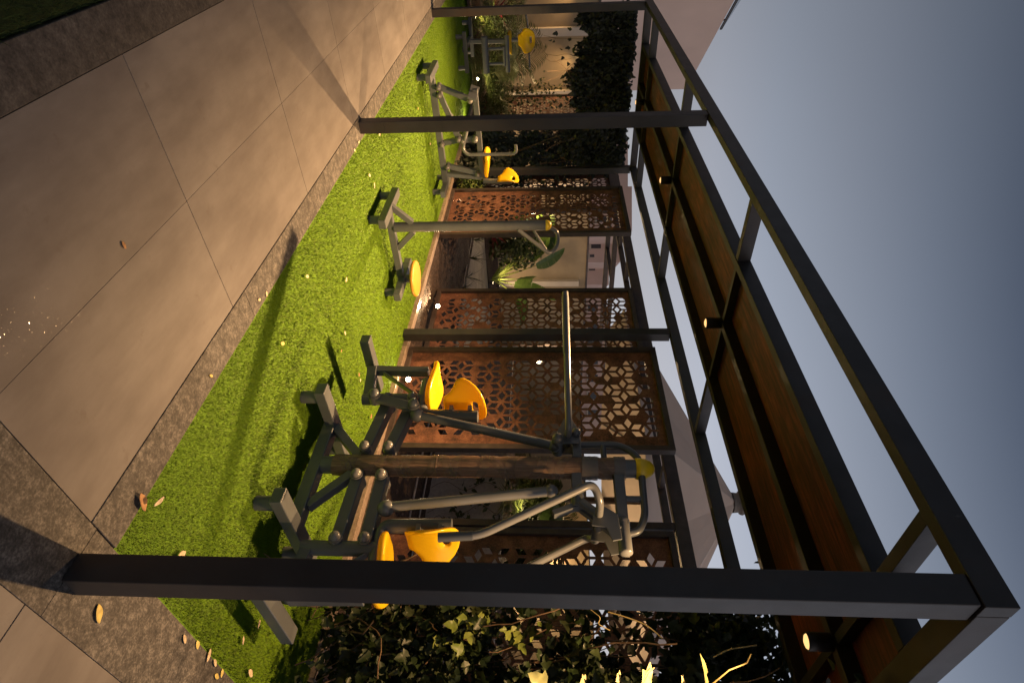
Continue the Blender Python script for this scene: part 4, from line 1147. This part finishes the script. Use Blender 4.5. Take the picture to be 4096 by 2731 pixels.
for (x_, lb_) in ((2.35,'small black added lamp, unseen behind the ivy, above the farthest machine'),(3.62,'small black added lamp, unseen behind the ivy, above the palms')):  # added lamps out of sight behind the ivy, warming wall, palms and turf
    t = thing('added_wall_lamp', lb_, 'lamp', (x_,13.29,2.2), 'added unseen lamps on the far garden wall')
    MB().box((x_-.04,13.17,2.16),(x_+.04,13.298,2.28)).build('housing', M['lamp'], t, .004)
    MB().add([(x_-.03,13.18,2.158),(x_+.03,13.18,2.158),(x_+.03,13.27,2.158),(x_-.03,13.27,2.158)],[(0,3,2,1)]).build('lens', M['glowhot'], t)
    l = light('added_wall_beam', 'SPOT', (x_,13.1,2.12), 60, (1,.62,.26), spot_size=R(125), spot_blend=.9, shadow_soft_size=.03)
    l.rotation_euler = V(.35,-.35,-1).to_track_quat('-Z','Y').to_euler(); l.parent = t; l.matrix_parent_inverse = Matrix.Translation(-V(t.location))
# ------------------------------------------------------------------ fallen leaves
def fallen(loc, size, m, label, rot=0, cup=.35, name='fallen_leaf', group=None, tiltx=0):
    size = size*.72
    mb = MB(); n = 8; vs = []; fs = []
    for i in range(n+1):
        u_ = i/n; w_ = .30*math.sin(math.pi*min(1,.02+.98*u_))**.8
        for j in (-1,-.5,0,.5,1):
            cup_ = cup*.6; vs.append((w_*j*size, (u_-.5)*size*1.15, cup_*size*(.55*(j*w_*2)**2 + .5*(u_-.5)**2)+.002))
    for i in range(n):
        for j in range(4): fs.append((i*5+j, i*5+j+1, (i+1)*5+j+1, (i+1)*5+j))
    mb.add(vs, fs, True)
    o = mb.build(name, m); o.location = loc; o.rotation_euler = (tiltx, random.uniform(-.2,.2), rot)
    sm = o.modifiers.new('thickness','SOLIDIFY'); sm.thickness = .0012
    return tag(o, label, 'leaf', group)
fallen((1.68,1.11,.012), .085, M['drybrown'], 'curled brown dead leaf on the kerb edge near the corner post', 1.2, 1.3)
fallen((1.70,1.13,.055), .05, M['dry'], 'pale folded leaf resting on the curled brown leaf', .3, 1.2, tiltx=.6)
fallen((1.784,.778,.004), .075, M['dryyellow'], 'yellow leaf lying on the granite strip right of the corner post', .9, .6)
fallen((2.014,1.105,.016), .06, M['dry'], 'pale leaf on the turf right beside the corner post', -.6, .8)
strip = [(2.292,.913,'dry',.05),(2.397,.935,'dryyellow',.045),(2.509,.94,'dry',.06),(2.581,.937,'dry',.05),(2.671,.93,'dryyellow',.042),(2.638,.905,'dryyellow',.05)]
for k, (x, y, mm, s) in enumerate(strip):
    fallen((x,y,.004), s, M[mm], 'small pale leaf in the row along the granite strip edge', random.uniform(0,6), .7, group='leaves along the granite strip')
for (x, y, mm, s) in [(2.815,1.201,'dry',.045),(2.723,1.087,'dry',.045),(2.905,1.015,'dry',.07)]:
    fallen((x,y,.016), s, M[mm], 'pale leaf on the turf in front of the vine', random.uniform(0,6), .8, group='leaves on the turf near the vine')
for (x, y, mm, s) in [(1.882,2.749,'dry',.05),(2.271,3.276,'dry',.05),(2.531,3.019,'dry',.045),(1.965,2.261,'dryyellow',.05),(2.576,2.888,'drybrown',.03),(2.952,3.048,'drybrown',.04),(3.004,3.047,'dry',.03),(3.40,3.05,'drybrown',.05),(1.967,4.232,'dry',.06),(2.083,4.296,'dry',.06),(2.722,6.667,'dry',.06),(1.835,4.705,'dry',.05),(2.18,6.281,'drybrown',.04)]:
    fallen((x,y,.018), s, M[mm], 'small dry leaf lying on the open green turf', random.uniform(0,6), .8, group='dry leaves scattered on the turf')
for (x, y, mm, s) in [(1.683,2.309,'dry',.035),(1.66,2.231,'dry',.035),(1.653,1.698,'dryyellow',.03),(1.683,4.185,'dry',.045),(1.69,4.055,'dry',.045)]:
    fallen((x,y,.006), s, M[mm], 'tiny pale leaf on the stone kerb of the turf', random.uniform(0,6), .6, group='tiny leaves on the kerb')
fallen((.98,1.62,.003), .035, M['drybrown'], 'dark withered bit lying alone on the path tiles', 1.57, .4)

# ------------------------------------------------------------------ sky and camera
W = bpy.data.worlds.new('World'); S.world = W; W.use_nodes = True
nt = W.node_tree; bg = nt.nodes['Background']
tc = nd(nt, 'ShaderNodeTexCoord'); nrm = nd(nt, 'ShaderNodeVectorMath', operation='NORMALIZE')
nt.links.new(tc.outputs['Generated'], nrm.inputs[0])
sep = nd(nt, 'ShaderNodeSeparateXYZ'); nt.links.new(nrm.outputs[0], sep.inputs[0])
sky = ramp(nt, sep.outputs['Z'], [(0,(.52,.49,.49)),(.12,(.50,.49,.51)),(.25,(.45,.47,.535)),(.33,(.365,.40,.475)),(.42,(.28,.31,.375)),(.52,(.18,.21,.27)),(.61,(.092,.115,.165)),(.72,(.05,.064,.095)),(1,(.03,.04,.062))])
# dusk sky is brighter towards the south-east; west afterglow behind the viewer
dt = nd(nt, 'ShaderNodeVectorMath', operation='DOT_PRODUCT'); nt.links.new(nrm.outputs[0], dt.inputs[0]); dt.inputs[1].default_value = (.80,.05,.0)
az = mapr(nt, dt.outputs['Value'], .5, 1.1); az.node.inputs['From Min'].default_value = .08; az.node.inputs['From Max'].default_value = .62
mu = nd(nt, 'ShaderNodeMix', data_type='RGBA', blend_type='MULTIPLY'); mu.inputs[0].default_value = 1
nt.links.new(sky, mu.inputs[6]); nt.links.new(az, mu.inputs[7])
d2 = nd(nt, 'ShaderNodeVectorMath', operation='DOT_PRODUCT'); nt.links.new(nrm.outputs[0], d2.inputs[0]); d2.inputs[1].default_value = (.30,-.94,.15)
gl = ramp(nt, d2.outputs['Value'], [(.35,(0,0,0)),(.75,(.28,.245,.23)),(1,(.72,.57,.51))])
ad = nd(nt, 'ShaderNodeMix', data_type='RGBA', blend_type='ADD'); ad.inputs[0].default_value = 1
nt.links.new(mu.outputs[2], ad.inputs[6]); nt.links.new(gl, ad.inputs[7])
hz_ = nd(nt, 'ShaderNodeTexNoise'); hz_.inputs['Scale'].default_value = 1.6; hz_.inputs['Detail'].default_value = 4; nt.links.new(nrm.outputs[0], hz_.inputs['Vector'])
hm = nd(nt, 'ShaderNodeMix', data_type='RGBA', blend_type='MULTIPLY'); hm.inputs[0].default_value = 1
nt.links.new(ad.outputs[2], hm.inputs[6]); nt.links.new(ramp(nt, hz_.outputs['Fac'], [(.3,(.93,.945,.965)),(.7,(1.0,1.02,1.05))]), hm.inputs[7])
nt.links.new(hm.outputs[2], bg.inputs['Color']); bg.inputs['Strength'].default_value = 1.0

cam = bpy.data.cameras.new('camera'); co = bpy.data.objects.new('camera', cam); COL.objects.link(co)
cam.sensor_width = 36; cam.lens = 1362/2352*36; cam.clip_end = 400; cam.clip_start = .05
pitch = math.atan(85/1362); yaw = math.atan(1178/(1362/math.cos(pitch)))
fw = V(math.sin(yaw)*math.cos(pitch), math.cos(yaw)*math.cos(pitch), -math.sin(pitch))
rt = V(math.cos(yaw), -math.sin(yaw), 0); up = rt.cross(fw)
# the photograph was taken with the camera on its side
co.matrix_world = Matrix(((up.x,-rt.x,-fw.x,0),(up.y,-rt.y,-fw.y,0),(up.z,-rt.z,-fw.z,1.4),(0,0,0,1)))
S.camera = co
S.view_settings.view_transform = 'Standard'; S.view_settings.look = 'None'; S.view_settings.exposure = 0; S.view_settings.gamma = 1
S.cycles.max_bounces = 6; S.cycles.diffuse_bounces = 3; S.cycles.glossy_bounces = 3; S.cycles.transparent_max_bounces = 12
S.cycles.sample_clamp_indirect = 3; S.cycles.sample_clamp_direct = 0
S.cycles.caustics_reflective = False; S.cycles.caustics_refractive = False
S.cycles.use_denoising = True
